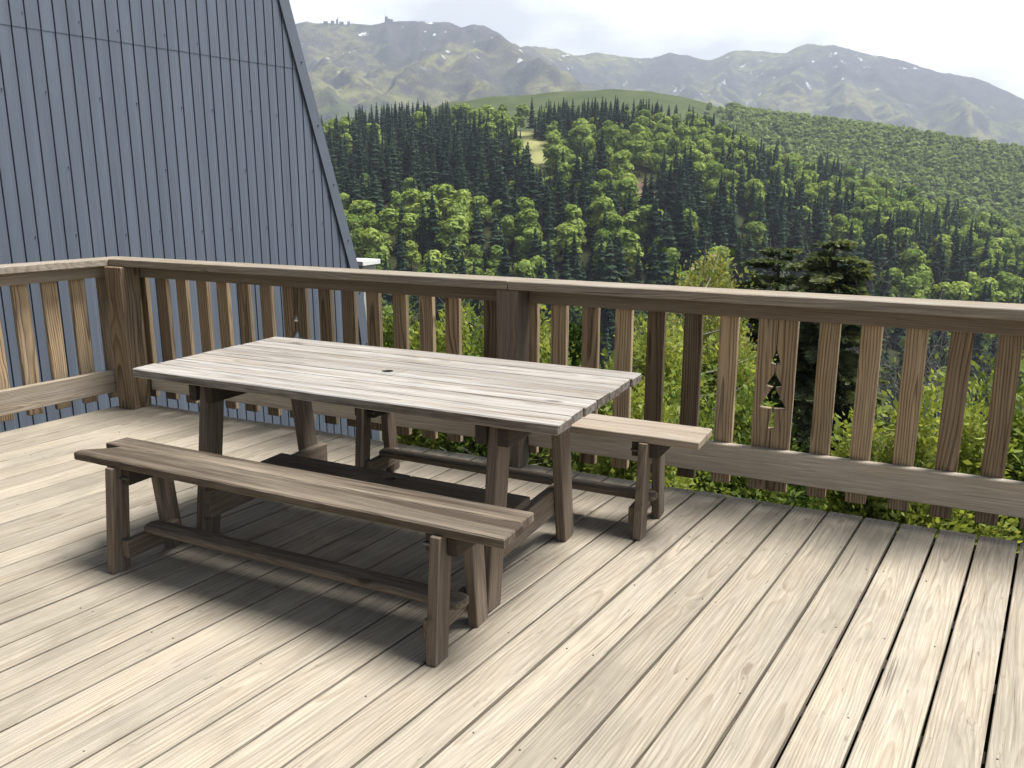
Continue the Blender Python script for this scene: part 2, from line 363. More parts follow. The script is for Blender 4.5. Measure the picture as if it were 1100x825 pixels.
mb.build('bottom_rail', MW['low'], LR)
mb = MB(); mb.plank([-3.843, -0.085, 0.0], EZ, EX, EY, CAPZ0-0.001, 0.150, 0.150, ch=0.005, seg=4, wob=0.002, tint=0.38)
mb.build('post', MW['bal'], LR)
mb = MB(); mb.plank([-0.993, -0.043, 0.0], EZ, EX, EY, CAPZ0-0.001, 0.128, 0.142, ch=0.004, seg=4, wob=0.002, tint=0.72)
mb.build('post', MW['leg'], LR)
mb = MB(); mb.plank([2.55, -0.043, 0.0], EZ, EX, EY, CAPZ0-0.001, 0.128, 0.142, ch=0.004, tint=0.6); mb.build('post', MW['leg'], LR)
BX = [-3.875, -3.685, -3.506, -3.323, -3.149, -2.969, -2.789, None, -2.334, -2.160, -1.987, -1.804, -1.627, -1.458, -1.215, -0.984, -0.819, -0.646, -0.468, -0.301, -0.117, 0.055, None, 0.502, 0.676, 0.856, 1.028, 1.207, 1.38, 1.555, 1.73, 1.90]
TINT = [0.35, 0.25, 0.45, 0.40, 0.42, 0.38, 0.36, 0, 0.22, 0.2, 0.32, 0.42, 0.55, 0.5, 0.2, 0.6, 0.62, 0.45, 0.72, 0.12, 0.18, 0.85, 0, 0.62, 0.82, 0.62, 0.45, 0.40, 0.6, 0.3, 0.7, 0.5]
BW, BT = 0.088, 0.036; BYC = 0.0455+BT/2
for x, tn in zip(BX, TINT):
    if x is None: continue
    mb = MB(); zb = 0.040+random.uniform(-.006, .006); tn = min(1.1, max(0.0, (tn-.45)*1.55+.50+random.uniform(-.08, .08)))
    mb.plank([x+BW/2, BYC, zb], EZ, -EX, EY, 0.945-zb, BW, BT, ch=0.003, seg=4, tint=tn, wob=0.0012, flat=None)
    b = mb.build('baluster', MW['bal'], LR)
    if tn > .95: b['label'] = 'pale grey-tan baluster'
# two-board panels with a fir tree sawn out of the joint
def half_tree(zb, zt, sgn):
    """one board of the pair in (z, across) coordinates, across measured from the joint"""
    cut = [(0.345, 0.0016), (0.345, 0.0145), (0.352, 0.0145), (0.443, 0.005), (0.446, 0.060), (0.452, 0.060), (0.545, 0.007), (0.550, 0.036), (0.556, 0.036), (0.612, 0.004), (0.655, 0.004), (0.659, 0.022), (0.665, 0.022), (0.728, 0.0016)]
    pts = [(zb, 0.0016)]+cut+[(zt, 0.0016), (zt, 0.0885), (zb, 0.0885)]
    return [(a, b*sgn) for a, b in pts]
for xj, tl, tr_ in ((-2.52, 0.32, 0.12), (0.3225, 0.70, 0.62)):
    pn = None
    for sgn, tn in ((-1, tl), (1, tr_)):
        mb = MB(); mb.outline([xj, BYC, 0], EZ, EX, -EY, half_tree(0.04, 0.944, sgn), BT, tint=tn)
        b = mb.build('cutout_baluster', MW['bal'], LR)
        if sgn < 0: b['label'] = 'board with the left half of a sawn-out fir tree'
        else: b['label'] = 'board with the right half of a sawn-out fir tree'

SR = thing('wooden_railing', 'short sunlit wooden railing on the left, beside the blue cladding', 'railing', (-4.0, -0.6, 0))
mb = MB()
e = ci+DV[:2]*4.5; e2 = co+DV[:2]*4.5
mb.outline([0, 0, zc-0.0005], -EY, EX, EZ, [(-ci[1]+0.002, ci[0]-0.002), (-e[1], e[0]), (-e2[1], e2[0]), (-co[1]+0.002, co[0]-0.002)], CAPZ1-CAPZ0, tint=0.7, flat=(0.03, 0.06), ch=0.004)
mb.build('handrail', MW['cap'], SR)
O = corner(0.0)
mb = MB(); mb.plank(O+DV*0.10-DN*0.085+EZ*0.912, DV, DN, EZ, 4.2, 0.045, 0.078, tint=0.85); mb.build('top_rail', MW['rail'], SR)
mb = MB(); mb.plank(O+DV*0.10-DN*0.0245+EZ*0.180, DV, DN, EZ, 4.2, 0.045, 0.150, ch=0.004, seg=10, wob=0.002, tint=0.97); mb.build('bottom_rail', MW['cap'], SR)
for s_, tn in ((0.10, 0.42), (0.288, 0.99), (0.472, 0.92), (0.655, 0.80), (0.84, 0.9), (1.02, 0.6), (1.20, 0.8), (1.38, 0.7), (1.56, 0.9)):
    mb = MB(); mb.plank(O+DV*(s_-0.02)-DN*0.127+EZ*0.04, EZ, -DV, DN, 0.91, 0.094, BT, ch=0.003, seg=4, tint=tn, wob=0.0012)
    mb.build('baluster', MW['bal'], SR)

# ------------------------------------------------------------------ table
TX0, TX1, TY0, TY1, TZ = -1.990, -0.085, -1.578, -0.716, 0.728
T = thing('picnic_table', 'long weathered grey plank table with a parasol hole, between two benches', 'table', (-1.037, -1.15, 0))
mb = MB(); nb = 7; bw = (TY1-TY0)/nb; th = 0.036
for i in range(nb):
    yc = TY0+bw*(i+0.5); j0 = random.uniform(-.006, .006); j1 = random.uniform(-.006, .006); zz = TZ-th/2+random.uniform(-.001, .001)
    kw = dict(ch=0.004, wob=0.0018, flat=(0.02, 0.08))
    if i != 3:
        mb.plank([TX0+j0, yc, zz], EX, EY, EZ, TX1-TX0+j1-j0, bw-0.005, th, seg=14, tint=random.uniform(.2, .9), **kw)
    else:
        xm = -1.020
        kw['ch'] = 0.0015; kw['wob'] = 0
        mb.plank([TX0, yc, zz], EX, EY, EZ, xm-0.06-TX0, bw-0.005, th, seg=4, tint=.5, **kw); keep = (mb.pith, mb.off, mb.tilt)
        mb.off = (mb.off[0]+xm-TX0-0.06*0-7*0.12, 0, 0); mb.holed([xm, yc, zz], EX, EY, EZ, 0.12, bw-0.005, th, 0.024)
        mb.seed = lambda *a, **k: None
        mb.off = (keep[1][0]+xm+0.06-TX0, 0, 0); mb.plank([xm+0.06, yc, zz], EX, EY, EZ, TX1-xm-0.06, bw-0.005, th, seg=4, **kw)
        del mb.seed
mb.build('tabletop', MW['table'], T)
for xo, inn in ((-0.385, -1), (-1.735, 1)):                       # outer faces run x..x+0.044
    xl, xr = xo, xo+0.044; xm = (xl+xr)/2
    for yf, yt in ((-1.512, -1.415), (-0.818, -0.905)):
        mb = MB(); mb.bar([xm, yf, 0.0], [xm, yt, TZ-th-0.002], EX, 0.098, 0.044, ch=0.004, seg=4, wob=0.0015, tint=random.uniform(.45, .75))
        mb.build('leg', MW['leg'], T)
    for sx in (xl-0.022, xr+0.022):
        mb = MB(); mb.plank([sx, TY0+0.09, TZ-th-0.048], EY, EX, -EZ, TY1-TY0-0.18, 0.042, 0.092, tint=.5); mb.build('cleat', MW['dark'], T)
    bx = xl-0.0225 if inn < 0 else xr+0.0225
    mb = MB(); mb.plank([bx, -1.545, 0.175], EY, EX, -EZ, 0.765, 0.043, 0.115, ch=0.004, seg=4, wob=.0015, tint=.8); mb.build('cross_beam', MW['leg'], T)
mb = MB(); mb.plank([-1.672, -1.15, 0.250], EX, EY, EZ, 0.592, 0.142, 0.033, ch=0.003, seg=4, wob=0, tint=.4); kp = (mb.pith, mb.off, mb.tilt)
mb.off = (mb.off[0]+0.652-0.84, 0, 0); mb.holed([-1.02, -1.15, 0.250], EX, EY, EZ, 0.12, 0.142, 0.033, 0.024)
mb.seed = lambda *a, **k: None; mb.off = (kp[1][0]+0.712, 0, 0)
mb.plank([-0.96, -1.15, 0.250], EX, EY, EZ, 0.555, 0.142, 0.033, ch=0.003, seg=4); del mb.seed
mb.build('stretcher', MW['leg'], T)

# ------------------------------------------------------------------ benches
def bench(label, x0, x1, y0, y1, z, rx, span, seat, legm, notch, tints):
    """rx: right face of the right-hand legs, span: to the right face of the left-hand legs"""
    B = thing('bench', label, 'bench', ((x0+x1)/2, (y0+y1)/2, 0)); th = 0.033; zz = z-th/2
    mb = MB(); ys = y0+(y1-y0)*0.585
    if notch:
        pts = [(x0, y0), (x0-0.003, y0+0.035), (x0+0.035, y0+0.068), (x0+0.075, y0+0.100), (x0+0.105, ys-0.0025)]
        n = 26
        pts += [(x0+0.105+(x1+0.006-x0-0.105)*i/n, ys-0.0025+0.002*mnoise.noise((i*.7, 3, 1))) for i in range(1, n+1)]
        pts += [(x1+0.006-(x1+0.006-x0)*i/n, y0+0.0028*mnoise.noise((i*.9, 9, 1))) for i in range(0, n)]
        mb.outline([0, 0, zz], EX, EY, EZ, pts, th, tint=tints[0], flat=(0.015, 0.05), ch=0.005)
        pts = [(x0+0.007, ys+0.002)]+[(x0+0.007+(x1-0.006-x0-0.007)*i/n, ys+0.0025+0.002*mnoise.noise((i*.7, 3, 1))) for i in range(1, n+1)]
        pts += [(x1-0.006-(x1-0.006-x0-0.012)*i/n, y1+0.003*mnoise.noise((i*.8, 5, 1))) for i in range(0, n+1)]
        mb.outline([0, 0, zz-0.001], EX, EY, EZ, pts, th, tint=tints[1], flat=(0.03, 0.07), ch=0.004)
    else:
        mb.plank([x0, (y0+ys)/2-0.001, zz], EX, EY, EZ, x1-x0, ys-y0-0.003, th, ch=0.003, seg=10, wob=.0015, tint=tints[0], flat=(0.04, 0.09))
        mb.plank([x0, (y1+ys)/2+0.001, zz-0.001], EX, EY, EZ, x1-x0, y1-ys-0.003, th, ch=0.003, seg=10, wob=.0015, tint=tints[1], flat=(0.04, 0.09))
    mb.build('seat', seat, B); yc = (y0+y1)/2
    for xr, inn in ((rx, -1), (rx-span, 1)):
        xl = xr-0.037; xm = (xl+xr)/2
        for sg in (-1, 1):
            mb = MB(); mb.bar([xm, yc+sg*0.137, 0], [xm, yc+sg*0.096, z-th-0.001], EX, 0.080, 0.037, ch=0.003, seg=4, wob=.0012, tint=random.uniform(.45, .95))
            mb.build('leg', legm, B)
        for sx in (xl-0.021, xr+0.021):
            mb = MB(); mb.plank([sx, y0+0.022, z-th-0.036], EY, EX, -EZ, y1-y0-0.044, 0.040, 0.068, tint=.5); mb.build('cleat', MW['dark'], B)
        bx = xl-0.0185 if inn < 0 else xr+0.0185
        mb = MB(); mb.plank([bx, yc-0.130, 0.092], EY, EX, -EZ, 0.26, 0.035, 0.072, ch=0.004, tint=.8); mb.build('cross_bar', legm, B)
        mb = MB()
        for sg in (-1, 1):
            mb.tube([[xr if inn > 0 else xl, yc+sg*0.1, z-0.075], [(xr+0.043) if inn > 0 else xl-0.043, yc+sg*0.1, z-0.075]], [0.006, 0.006], 8)
        mb.build('bolts', steel, B)
    # stretcher with rounded ends
    xa, xb = rx-span+0.005, rx-0.030+0.045; w = 0.041; pts = []
    for k in range(9): a = math.pi/2+math.pi*k/8; pts.append((xa+0.03+0.03*math.cos(a), w*math.sin(a)))
    for k in range(9): a = -math.pi/2+math.pi*k/8; pts.append((xb-0.03+0.03*math.cos(a), w*math.sin(a)))
    mb = MB(); mb.outline([0, yc, 0.1425], EX, EY, EZ, pts, 0.029, tint=.7, flat=(0.02, 0.05), ch=0.007); mb.build('stretcher', legm, B)
    return B
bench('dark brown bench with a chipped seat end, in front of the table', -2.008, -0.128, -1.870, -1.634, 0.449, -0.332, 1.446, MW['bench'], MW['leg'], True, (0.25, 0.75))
bench('paler tan bench behind the table, close to the long railing', -1.728, 0.152, -0.660, -0.422, 0.449, -0.060, 1.445, MW['farbench'], MW['leg'], False, (0.45, 0.6))

# ------------------------------------------------------------------ house with corrugated cladding
HX = -5.6
O = np.array([HX, 0, 0]); 
def fpt(s, z, d=0.0): return O-DV*s+EZ*z+DN*d                 # s: away from the camera, d: out of the facade
EDGE = [(1.99, 7.6), (3.325, 3.30), (4.19, 0.508), (4.25, 0.14), (4.317, -0.39), (4.426, -1.48), (4.5, -3.4)]
def edge_s(z):
    zs = [q[1] for q in EDGE][::-1]; ss = [q[0] for q in EDGE][::-1]; return float(np.interp(z, zs, ss))
clad = plain('blue_grey_cladding', (0.128, 0.150, 0.192), 0.34, 0.0, 0.13, 1.0, 0.5, (9, 9, 0.5))
flash = plain('blue_grey_flashing', (0.13, 0.15, 0.19), 0.40, 0.0, 0.05, 2.0, 0.5)
roofm = plain('dark_roof_metal', (0.06, 0.065, 0.075), 0.5, 0.0, 0.1)
H = thing('house', 'tall house wall clad in blue-grey corrugated metal sheets, left of the deck', 'house', tuple(fpt(0, -3.0)))
SEAM_Z, S_LINE = 2.672, 0.0
PITCH_S = 0.1128; S_OFF = 0.428
prof = [(0.0, 0.0), (0.60, 0.0), (0.69, -0.007), (0.915, -0.007), (0.925, -0.024), (0.975, -0.024), (0.985, 0.0)]
def sheet(z0, z1, d0, nrow):
    mb = MB(); zs = np.linspace(z0, z1, nrow); cols = []
    smax = 4.6
    k = int((-7.0-S_OFF)/PITCH_S)
    while S_OFF+k*PITCH_S < smax:
        for a, d in prof: cols.append((S_OFF+(k+a)*PITCH_S, d))
        k += 1
    grid = []
    for z in zs:
        es = edge_s(z); grid.append([mb.vert(fpt(min(s, es), z, d0+d), (s, z, 0)) for s, d in cols])
    for r0, r1, z0_, z1_ in zip(grid, grid[1:], zs, zs[1:]):
        for i in range(len(cols)-1):
            if cols[i][0] < max(edge_s(z0_), edge_s(z1_)): mb.face((r0[i+1], r0[i], r1[i], r1[i+1]))
    return mb
mb = sheet(-3.4, SEAM_Z, 0.0, 40)
up = sheet(SEAM_Z-0.02, 7.6, 0.0035, 16); off = len(mb.v)
for lst in ('v', 'g', 'p', 'mi'): getattr(mb, lst).extend(getattr(up, lst))
mb.f.extend(tuple(i+off for i in f) for f in up.f)
random.seed(5)
for (z0, step) in ((1.06, 0), (2.18, 1), (2.76, 2), (1.62, 3), (-0.6, 1), (3.6, 0)):
    for k in range(-30, 42):
        s = S_OFF+(k+0.80)*PITCH_S
        if s > edge_s(z0)-0.12: continue
        if (step == 3 and k % 8 != 3) or (step != 3 and (k+step) % 7 not in (0, 3)): continue
        z = z0+random.uniform(-.015, .015); mb.tube([fpt(s, z, -0.008), fpt(s, z, 0.003)], [0.0058, 0.0050], 8, mi=1)
mb.build('cladding', [clad, plain('screw_heads', (0.13, 0.15, 0.18), 0.3, 0.5)], H)
mb = MB()
w = 0.125
for (s0, z0), (s1, z1) in zip(EDGE, EDGE[1:]):
    a = [mb.vert(fpt(s, z, d), (z, s, 0)) for s, z, d in ((s0+0.012, z0, 0.022), (s1+0.012, z1, 0.022), (s1-w, z1, 0.022), (s0-w, z0, 0.022), (s1-w, z1, -0.004), (s0-w, z0, -0.004), (s0+0.012, z0, -0.12), (s1+0.012, z1, -0.12))]
    mb.face((a[0], a[3], a[2], a[1])); mb.face((a[3], a[5], a[4], a[2])); mb.face((a[0], a[1], a[7], a[6]))
fl = mb.build('corner_flashing', flash, H)
mb = MB()
for z in np.arange(-1.0, 4.6, 0.62):
    s = edge_s(z)-0.045; mb.tube([fpt(s, z, 0.020), fpt(s, z, 0.030)], [0.009, 0.008], 8)
mb.build('flashing_screws', plain('flashing_screw_heads', (0.05, 0.055, 0.07), 0.35, 0.3), fl)
mb = MB()                                                       # the body behind the facade
back = [(s-0.01, z) for s, z in EDGE]; ring = back+[(-7.0, -3.4), (-7.0, 7.6)]
f0 = [mb.vert(fpt(s, z, -0.03), (s, z, 0)) for s, z in ring]; f1 = [mb.vert(fpt(s, z, -6.0), (s, z, 6)) for s, z in ring]
n = len(ring)
for i in range(n): mb.face((f0[i], f0[(i+1) % n], f1[(i+1) % n], f1[i]))
mb.face(f0); mb.face(f1[::-1]); mb.build('wall', roofm, H)

white = plain('white_paint', (0.74, 0.74, 0.72), 0.6, 0, 0.05)
pale = plain('pale_render', (0.40, 0.39, 0.36), 0.8, 0, 0.12, 5)
a0, e0 = az_el(387, 300)
pp = polar(a0, 11.5, 0)
P_ = thing('pillar', 'pale pillar with a flat white cap, just behind the slanting cladding corner', 'pillar', (pp[0], pp[1], -4.2))
zt = CAM[2]+11.5*math.tan(az_el(386, 279)[1])
mb = MB()
for j in range(-3, 4): mb.plank([pp[0]+j*0.045, pp[1], -4.2], EZ, EX, EY, zt-0.06+4.2, 0.043, 0.30, ch=0.002)
mb.build('shaft', pale, P_)
mb = MB(); mb.plank([pp[0]-0.19, pp[1], zt-0.03], EX, EY, EZ, 0.39, 0.40, 0.065, ch=0.006); mb.build('cap', white, P_)

# ================================================================== landscape
def sstep(x, a, b): t = np.clip((x-a)/(b-a), 0, 1); return t*t*(3-2*t)
def tab(az_deg, pts): return np.interp(az_deg, [p[0] for p in pts], [p[1] for p in pts])
def px_tab(lst): return sorted((math.degrees(az_el(u, v)[0]), math.degrees(az_el(u, v)[1])) for u, v in lst)
# tree-top line of the wooded hill, and the crest line of the farther ridge behind it (azimuth, elevation in degrees)
TOP1 = px_tab([(200, 150), (350, 128), (420, 112), (520, 112), (560, 112), (660, 106), (750, 120), (800, 142), (850, 160), (900, 174), (950, 190), (1000, 208), (1050, 225), (1100, 243), (1300, 290)])
TOP2 = px_tab([(200, 190), (420, 135), (480, 112), (530, 106), (560, 105), (600, 101), (650, 98), (700, 101), (750, 110), (800, 119), (850, 124), (950, 136), (1100, 160), (1300, 200)])
RC, R2 = 560.0, 1000.0
def fbm(x, y, sc, seed=0.0, o=4):
    return np.array([mnoise.fractal((a*sc+seed, b*sc, seed*1.7), 1.0, 2.0, o) for a, b in zip(np.ravel(x), np.ravel(y))]).reshape(np.shape(x))
def ground_z(az, r):
    d = np.degrees(az)
    z_near = np.interp(r, [0, 5, 8, 12, 25, 50, 100, 150, 190], [-2.7, -2.8, -3.3, -4.2, -8.5, -19, -40, -56, -60])
    zc = CAM[2]+RC*np.tan(np.radians(tab(d, TOP1)-1.62))
    t = np.clip((r-190)/(RC-190), 0, 1)
    g = np.interp(t, [0, .07, .14, .3, .57, .8, 1], [0, .07, .22, .44, .70, .88, 1])
    z1 = -60+(zc+60)*g
    dip = zc-9*sstep(r, RC, RC+110)
    z2 = CAM[2]+R2*np.tan(np.radians(tab(d, TOP2)-0.45*sstep(d, -15, -11)))
    zz = np.where(r < 190, z_near, np.where(r < RC, z1, dip+(z2-dip)*sstep(r, RC+60, R2)**0.9))
    zz = np.where(r > R2, z2-(r-R2)*0.10-45*sstep(r, R2, R2+900), zz)
    return np.where(r > 1900, np.maximum(zz, -160), zz)
azs = np.radians(np.concatenate([np.arange(-180, -66, 6), np.arange(-66, 22, 0.6), np.arange(22, 180, 6)]))
rs = np.concatenate([[0.5, 2, 3.5], np.geomspace(5, 190, 46), np.linspace(198, 560, 60), np.linspace(575, 1000, 40), np.geomspace(1040, 5900, 26)])
A, Rr = np.meshgrid(azs, rs, indexing='ij')
X = CAM[0]+Rr*np.sin(A); Y = CAM[1]+Rr*np.cos(A); Z = ground_z(A, Rr)
Z = Z+fbm(X, Y, 0.02, 3.0)*np.clip(Rr*0.012, 0.1, 2.5)
na, nr = A.shape
V = np.stack([X, Y, Z], -1).reshape(-1, 3)
F = []
for i in range(na):
    j = (i+1) % na
    for k in range(nr-1): F.append((i*nr+k, j*nr+k, j*nr+k+1, i*nr+k+1))
    F.append((i*nr, i*nr, j*nr)) if False else None
me = bpy.data.meshes.new('hillside'); me.from_pydata([tuple(v) for v in V], [], [f[::-1] for f in F])
grass = np.zeros(len(V), 'f'); rr = Rr.ravel(); dd = np.degrees(A).ravel()
grass[:] = sstep(rr, 600, 660)
def hit(u, v):
    a, e = az_el(u, v)
    for r in np.arange(200, 1000, 2.0):
        if float(ground_z(np.array(a), np.array(r))) >= CAM[2]+r*math.tan(e): return a, r
    return a, 1000.0
clear_a, clear_r = hit(572, 158)
CLEAR = []                                       # treeless meadow strip (azimuth, radius, half widths)
for u, v, wa, wr in ((580, 168, 15, 18), (571, 155, 12, 16), (561, 143, 9, 14), (552, 132, 6, 10)):
    a, r = hit(u, v); CLEAR.append((a, r, wa/F_PX, wr))
scar_a, scar_r = hit(690, 205)
mead = np.zeros(len(V), 'f'); scar = np.zeros(len(V), 'f')
def clear_w(az, r): return np.maximum.reduce([np.exp(-(((az-a)/wa)**2+((r-q)/wr)**2)) for a, q, wa, wr in CLEAR])
mead[:] = np.clip(clear_w(A.ravel(), rr)*1.6, 0, 1)
scar[:] = np.clip(1.8*np.exp(-(((A.ravel()-scar_a)/0.018)**2+((rr-scar_r)/12)**2)), 0, 1)
for nme, arr in (('grass', grass), ('meadow', mead), ('scar', scar)):
    a = me.attributes.new(nme, 'FLOAT', 'POINT'); a.data.foreach_set('value', arr)
me.polygons.foreach_set('use_smooth', [True]*len(me.polygons))
m, t, o = newmat('hillside_ground')
def attr(t, n): return N(t, 'ShaderNodeAttribute', attribute_name=n).outputs['Fac']
gp = N(t, 'ShaderNodeNewGeometry').outputs['Position']
n1 = noise(t, gp, 0.03, 5, 0.6); n2 = noise(t, gp, 0.9, 4, 0.6)
floor_c = mixc(t, rng_(t, n2, .35, .65), (0.030, 0.040, 0.016), (0.055, 0.055, 0.026))
grass_c = mixc(t, rng_(t, n1, .35, .65), (0.062, 0.085, 0.034), (0.095, 0.112, 0.050))
c = mixc(t, attr(t, 'grass'), floor_c, grass_c)
c = mixc(t, attr(t, 'meadow'), c, mixc(t, rng_(t, n2, .4, .6), (0.24, 0.27, 0.085), (0.36, 0.33, 0.17)))
c = mixc(t, attr(t, 'scar'), c, mixc(t, rng_(t, n2, .35, .6), (0.12, 0.10, 0.06), (0.22, 0.17, 0.12)))
b = N(t, 'ShaderNodeBsdfDiffuse'); t.links.new(c, b.inputs[0]); t.links.new(b.outputs[0], o.inputs[0])
me.materials.append(m); me.update()
hill = bpy.data.objects.new('hillside', me); C.objects.link(hill); tag(hill, kind='structure')

# ------------------------------------------------------------------ mountains: ridge lines with spurs, a height field behind the hill
def rp(u, v, r): a, e = az_el(u, v); return (CAM[0]+r*math.sin(a), CAM[1]+r*math.cos(a), CAM[2]+r*math.tan(e))
RIDGES = [
 (0.62, [rp(-350, 45, 4300), rp(-150, 30, 4300), rp(100, 22, 4300), rp(250, 30, 4250), rp(330, 26, 4200), rp(350, 26, 4200), rp(380, 27, 4200), rp(415, 25, 4200), rp(440, 24, 4200), rp(470, 25, 4150), rp(485, 28, 4100), rp(497, 36, 4050)]),
 (0.60, [rp(494, 37, 4000), rp(508, 31, 4000), rp(520, 32, 4020), rp(533, 43, 4100), rp(552, 49, 4300), rp(575, 51, 4700), rp(600, 54, 5000), rp(620, 58, 5100), rp(640, 56, 5150), rp(660, 61, 5150), rp(690, 65, 5150), rp(720, 59, 5150), rp(740, 62, 5150), rp(760, 65, 5150), rp(788, 56, 5150), rp(805, 56, 5150), rp(822, 57, 5150), rp(845, 58, 5100), rp(860, 52, 5050), rp(868, 50, 5000), rp(893, 51, 4950), rp(915, 56, 4900), rp(945, 62, 4900), rp(970, 68, 4850), rp(1000, 79, 4850), rp(1020, 82, 4850), rp(1045, 87, 4800), rp(1062, 94, 4800), rp(1080, 106, 4800), rp(1105, 120, 4800), rp(1250, 150, 4800)]),
 (0.62, [rp(500, 36, 3950), rp(478, 55, 3600), rp(464, 68, 3300), rp(440, 84, 3000), rp(415, 104, 2700)]),
 (0.60, [rp(512, 34, 3950), rp(535, 50, 3650), rp(565, 68, 3350), rp(592, 84, 3100), rp(625, 103, 2850)]),
 (0.75, [rp(505, 52, 3500), rp(500, 74, 3150), rp(520, 100, 2800)]),
 (0.65, [rp(330, 40, 4000), rp(350, 66, 3500), rp(385, 92, 3000)]),
 (0.62, [rp(200, 40, 4000), rp(320, 72, 3300), rp(365, 118, 2600)]),
 (0.85, [rp(415, 27, 4150), rp(420, 50, 3850), rp(410, 72, 3550)]),
 (0.85, [rp(450, 26, 4130), rp(447, 50, 3850), rp(440, 66, 3650)]),
 (0.70, [rp(868, 51, 4950), rp(862, 72, 4550), rp(848, 92, 4150), rp(828, 118, 3700)]),
 (0.75, [rp(720, 61, 5100), rp(730, 80, 4700), rp(748, 104, 4200)]),
 (0.80, [rp(790, 58, 5100), rp(780, 78, 4700), rp(765, 106, 4200)]),
 (0.80, [rp(640, 58, 5100), rp(650, 78, 4700), rp(665, 100, 4300)]),
 (0.75, [rp(945, 64, 4850), rp(940, 88, 4400), rp(960, 120, 3900)]),
 (0.75, [rp(900, 53, 4900), rp(905, 80, 4450), rp(915, 118, 3800)]),
 (0.70, [rp(1020, 83, 4800), rp(1030, 105, 4300), rp(1045, 135, 3700)]),
]
def add_terrain(name, az0, az1, daz, r_list):
    az = np.radians(np.arange(az0, az1, daz)); A, Rr = np.meshgrid(az, r_list, indexing='ij')
    X = CAM[0]+Rr*np.sin(A); Y = CAM[1]+Rr*np.cos(A)
    wx = fbm(X, Y, 0.0016, 5.0, 5)*90; wy = fbm(X, Y, 0.0016, 15.0, 5)*90
    H = np.full(X.shape, -1e9); Dm = np.full(X.shape, 1e9)
    for ir, (slope, pts) in enumerate(RIDGES):
        for p, q in zip(pts, pts[1:]):
            dx, dy = q[0]-p[0], q[1]-p[1]; L2 = dx*dx+dy*dy
            tt = np.clip(((X-p[0])*dx+(Y-p[1])*dy)/L2, 0, 1)
            D0 = np.hypot(X-p[0]-tt*dx, Y-p[1]-tt*dy)
            if ir < 2: Dm = np.minimum(Dm, D0)
            D = np.where(D0 > 25, np.hypot(X+wx*np.clip(D0/300, 0, 1)-p[0]-tt*dx, Y+wy*np.clip(D0/300, 0, 1)-p[1]-tt*dy), D0)
            h = p[2]+tt*(q[2]-p[2])-slope*D*(1-0.00012*np.minimum(D, 2500))
            k = 26.0; m_ = np.maximum(h, H); H = np.where(np.abs(h-H) < 400, m_+k*np.log1p(np.exp(-np.abs(h-H)/k))*0.5, m_)
    n1 = fbm(X, Y, 0.004, 2.0, 6); rid = 1-np.abs(fbm(X, Y, 0.0026, 9.0, 5))
    fd = 0.18+0.82*sstep(Dm, 0, 420)
    H = H+n1*36*fd+(rid-0.75)*120*fd*sstep(Rr, 2300, 3000)
    H = np.maximum(H, -150+n1*10)
    na, nr = X.shape
    V = np.stack([X, Y, H], -1).reshape(-1, 3); I = np.arange(na*nr).reshape(na, nr)
    Fq = np.stack([I[:-1, :-1], I[:-1, 1:], I[1:, 1:], I[1:, :-1]], -1).reshape(-1, 4)
    me = bpy.data.meshes.new(name); me.from_pydata(V.tolist(), [], Fq.tolist()); me.polygons.foreach_set('use_smooth', [True]*len(me.polygons)); me.update()
    if me.polygons[len(me.polygons)//2].normal.z < 0: me.flip_normals()
    ob = bpy.data.objects.new(name, me); C.objects.link(ob); return ob
mt = add_terrain('mountains', -75, 32, 0.16, np.concatenate([np.linspace(1900, 3400, 80), np.linspace(3420, 5400, 130), np.linspace(5425, 5950, 14)]))
tag(mt, kind='structure')
m, t, o = newmat('mountain_ground')
gn = N(t, 'ShaderNodeNewGeometry'); gp = gn.outputs['Position']; sz = N(t, 'ShaderNodeSeparateXYZ'); t.links.new(gp, sz.inputs[0]); sn_ = N(t, 'ShaderNodeSeparateXYZ'); t.links.new(gn.outputs['Normal'], sn_.inputs[0])
na_ = noise(t, gp, 0.004, 6, 0.65); nb_ = noise(t, gp, 0.02, 6, 0.7); nc_ = noise(t, gp, 0.0016, 5, 0.6)
hgt = math_(t, 'ADD', sz.outputs[2], math_(t, 'MULTIPLY_ADD', na_, 700.0, -350.0))
c = mixc(t, rng_(t, hgt, 180, 480), (0.090, 0.112, 0.045), (0.080, 0.068, 0.078))
c = mixc(t, rng_(t, nc_, 0.44, 0.58), c, (0.22, 0.215, 0.085))
c = mixc(t, math_(t, 'MULTIPLY', rng_(t, nb_, 0.46, 0.60), 0.9), c, (0.046, 0.044, 0.055))
c = mixc(t, rng_(t, sn_.outputs[2], 0.78, 0.62), c, (0.066, 0.060, 0.070))
stz = N(t, 'ShaderNodeMapping'); stz.inputs['Scale'].default_value = (0.016, 0.016, 0.0035); t.links.new(gp, stz.inputs[0])
sw = noise(t, stz.outputs[0], 1.0, 5, 0.6)
snow = math_(t, 'MULTIPLY', rng_(t, sw, 0.640, 0.665), rng_(t, sz.outputs[2], 300, 520))
c = mixc(t, snow, c, (0.80, 0.82, 0.85))
b = N(t, 'ShaderNodeBsdfDiffuse'); t.links.new(c, b.inputs[0])
bp = N(t, 'ShaderNodeBump'); bp.inputs['Strength'].default_value = 0.8; bp.inputs['Distance'].default_value = 20; t.links.new(math_(t, 'ADD', nb_, na_), bp.inputs['Height']); t.links.new(bp.outputs[0], b.inputs['Normal'])
t.links.new(b.outputs[0], o.inputs[0]); mt.data.materials.append(m)

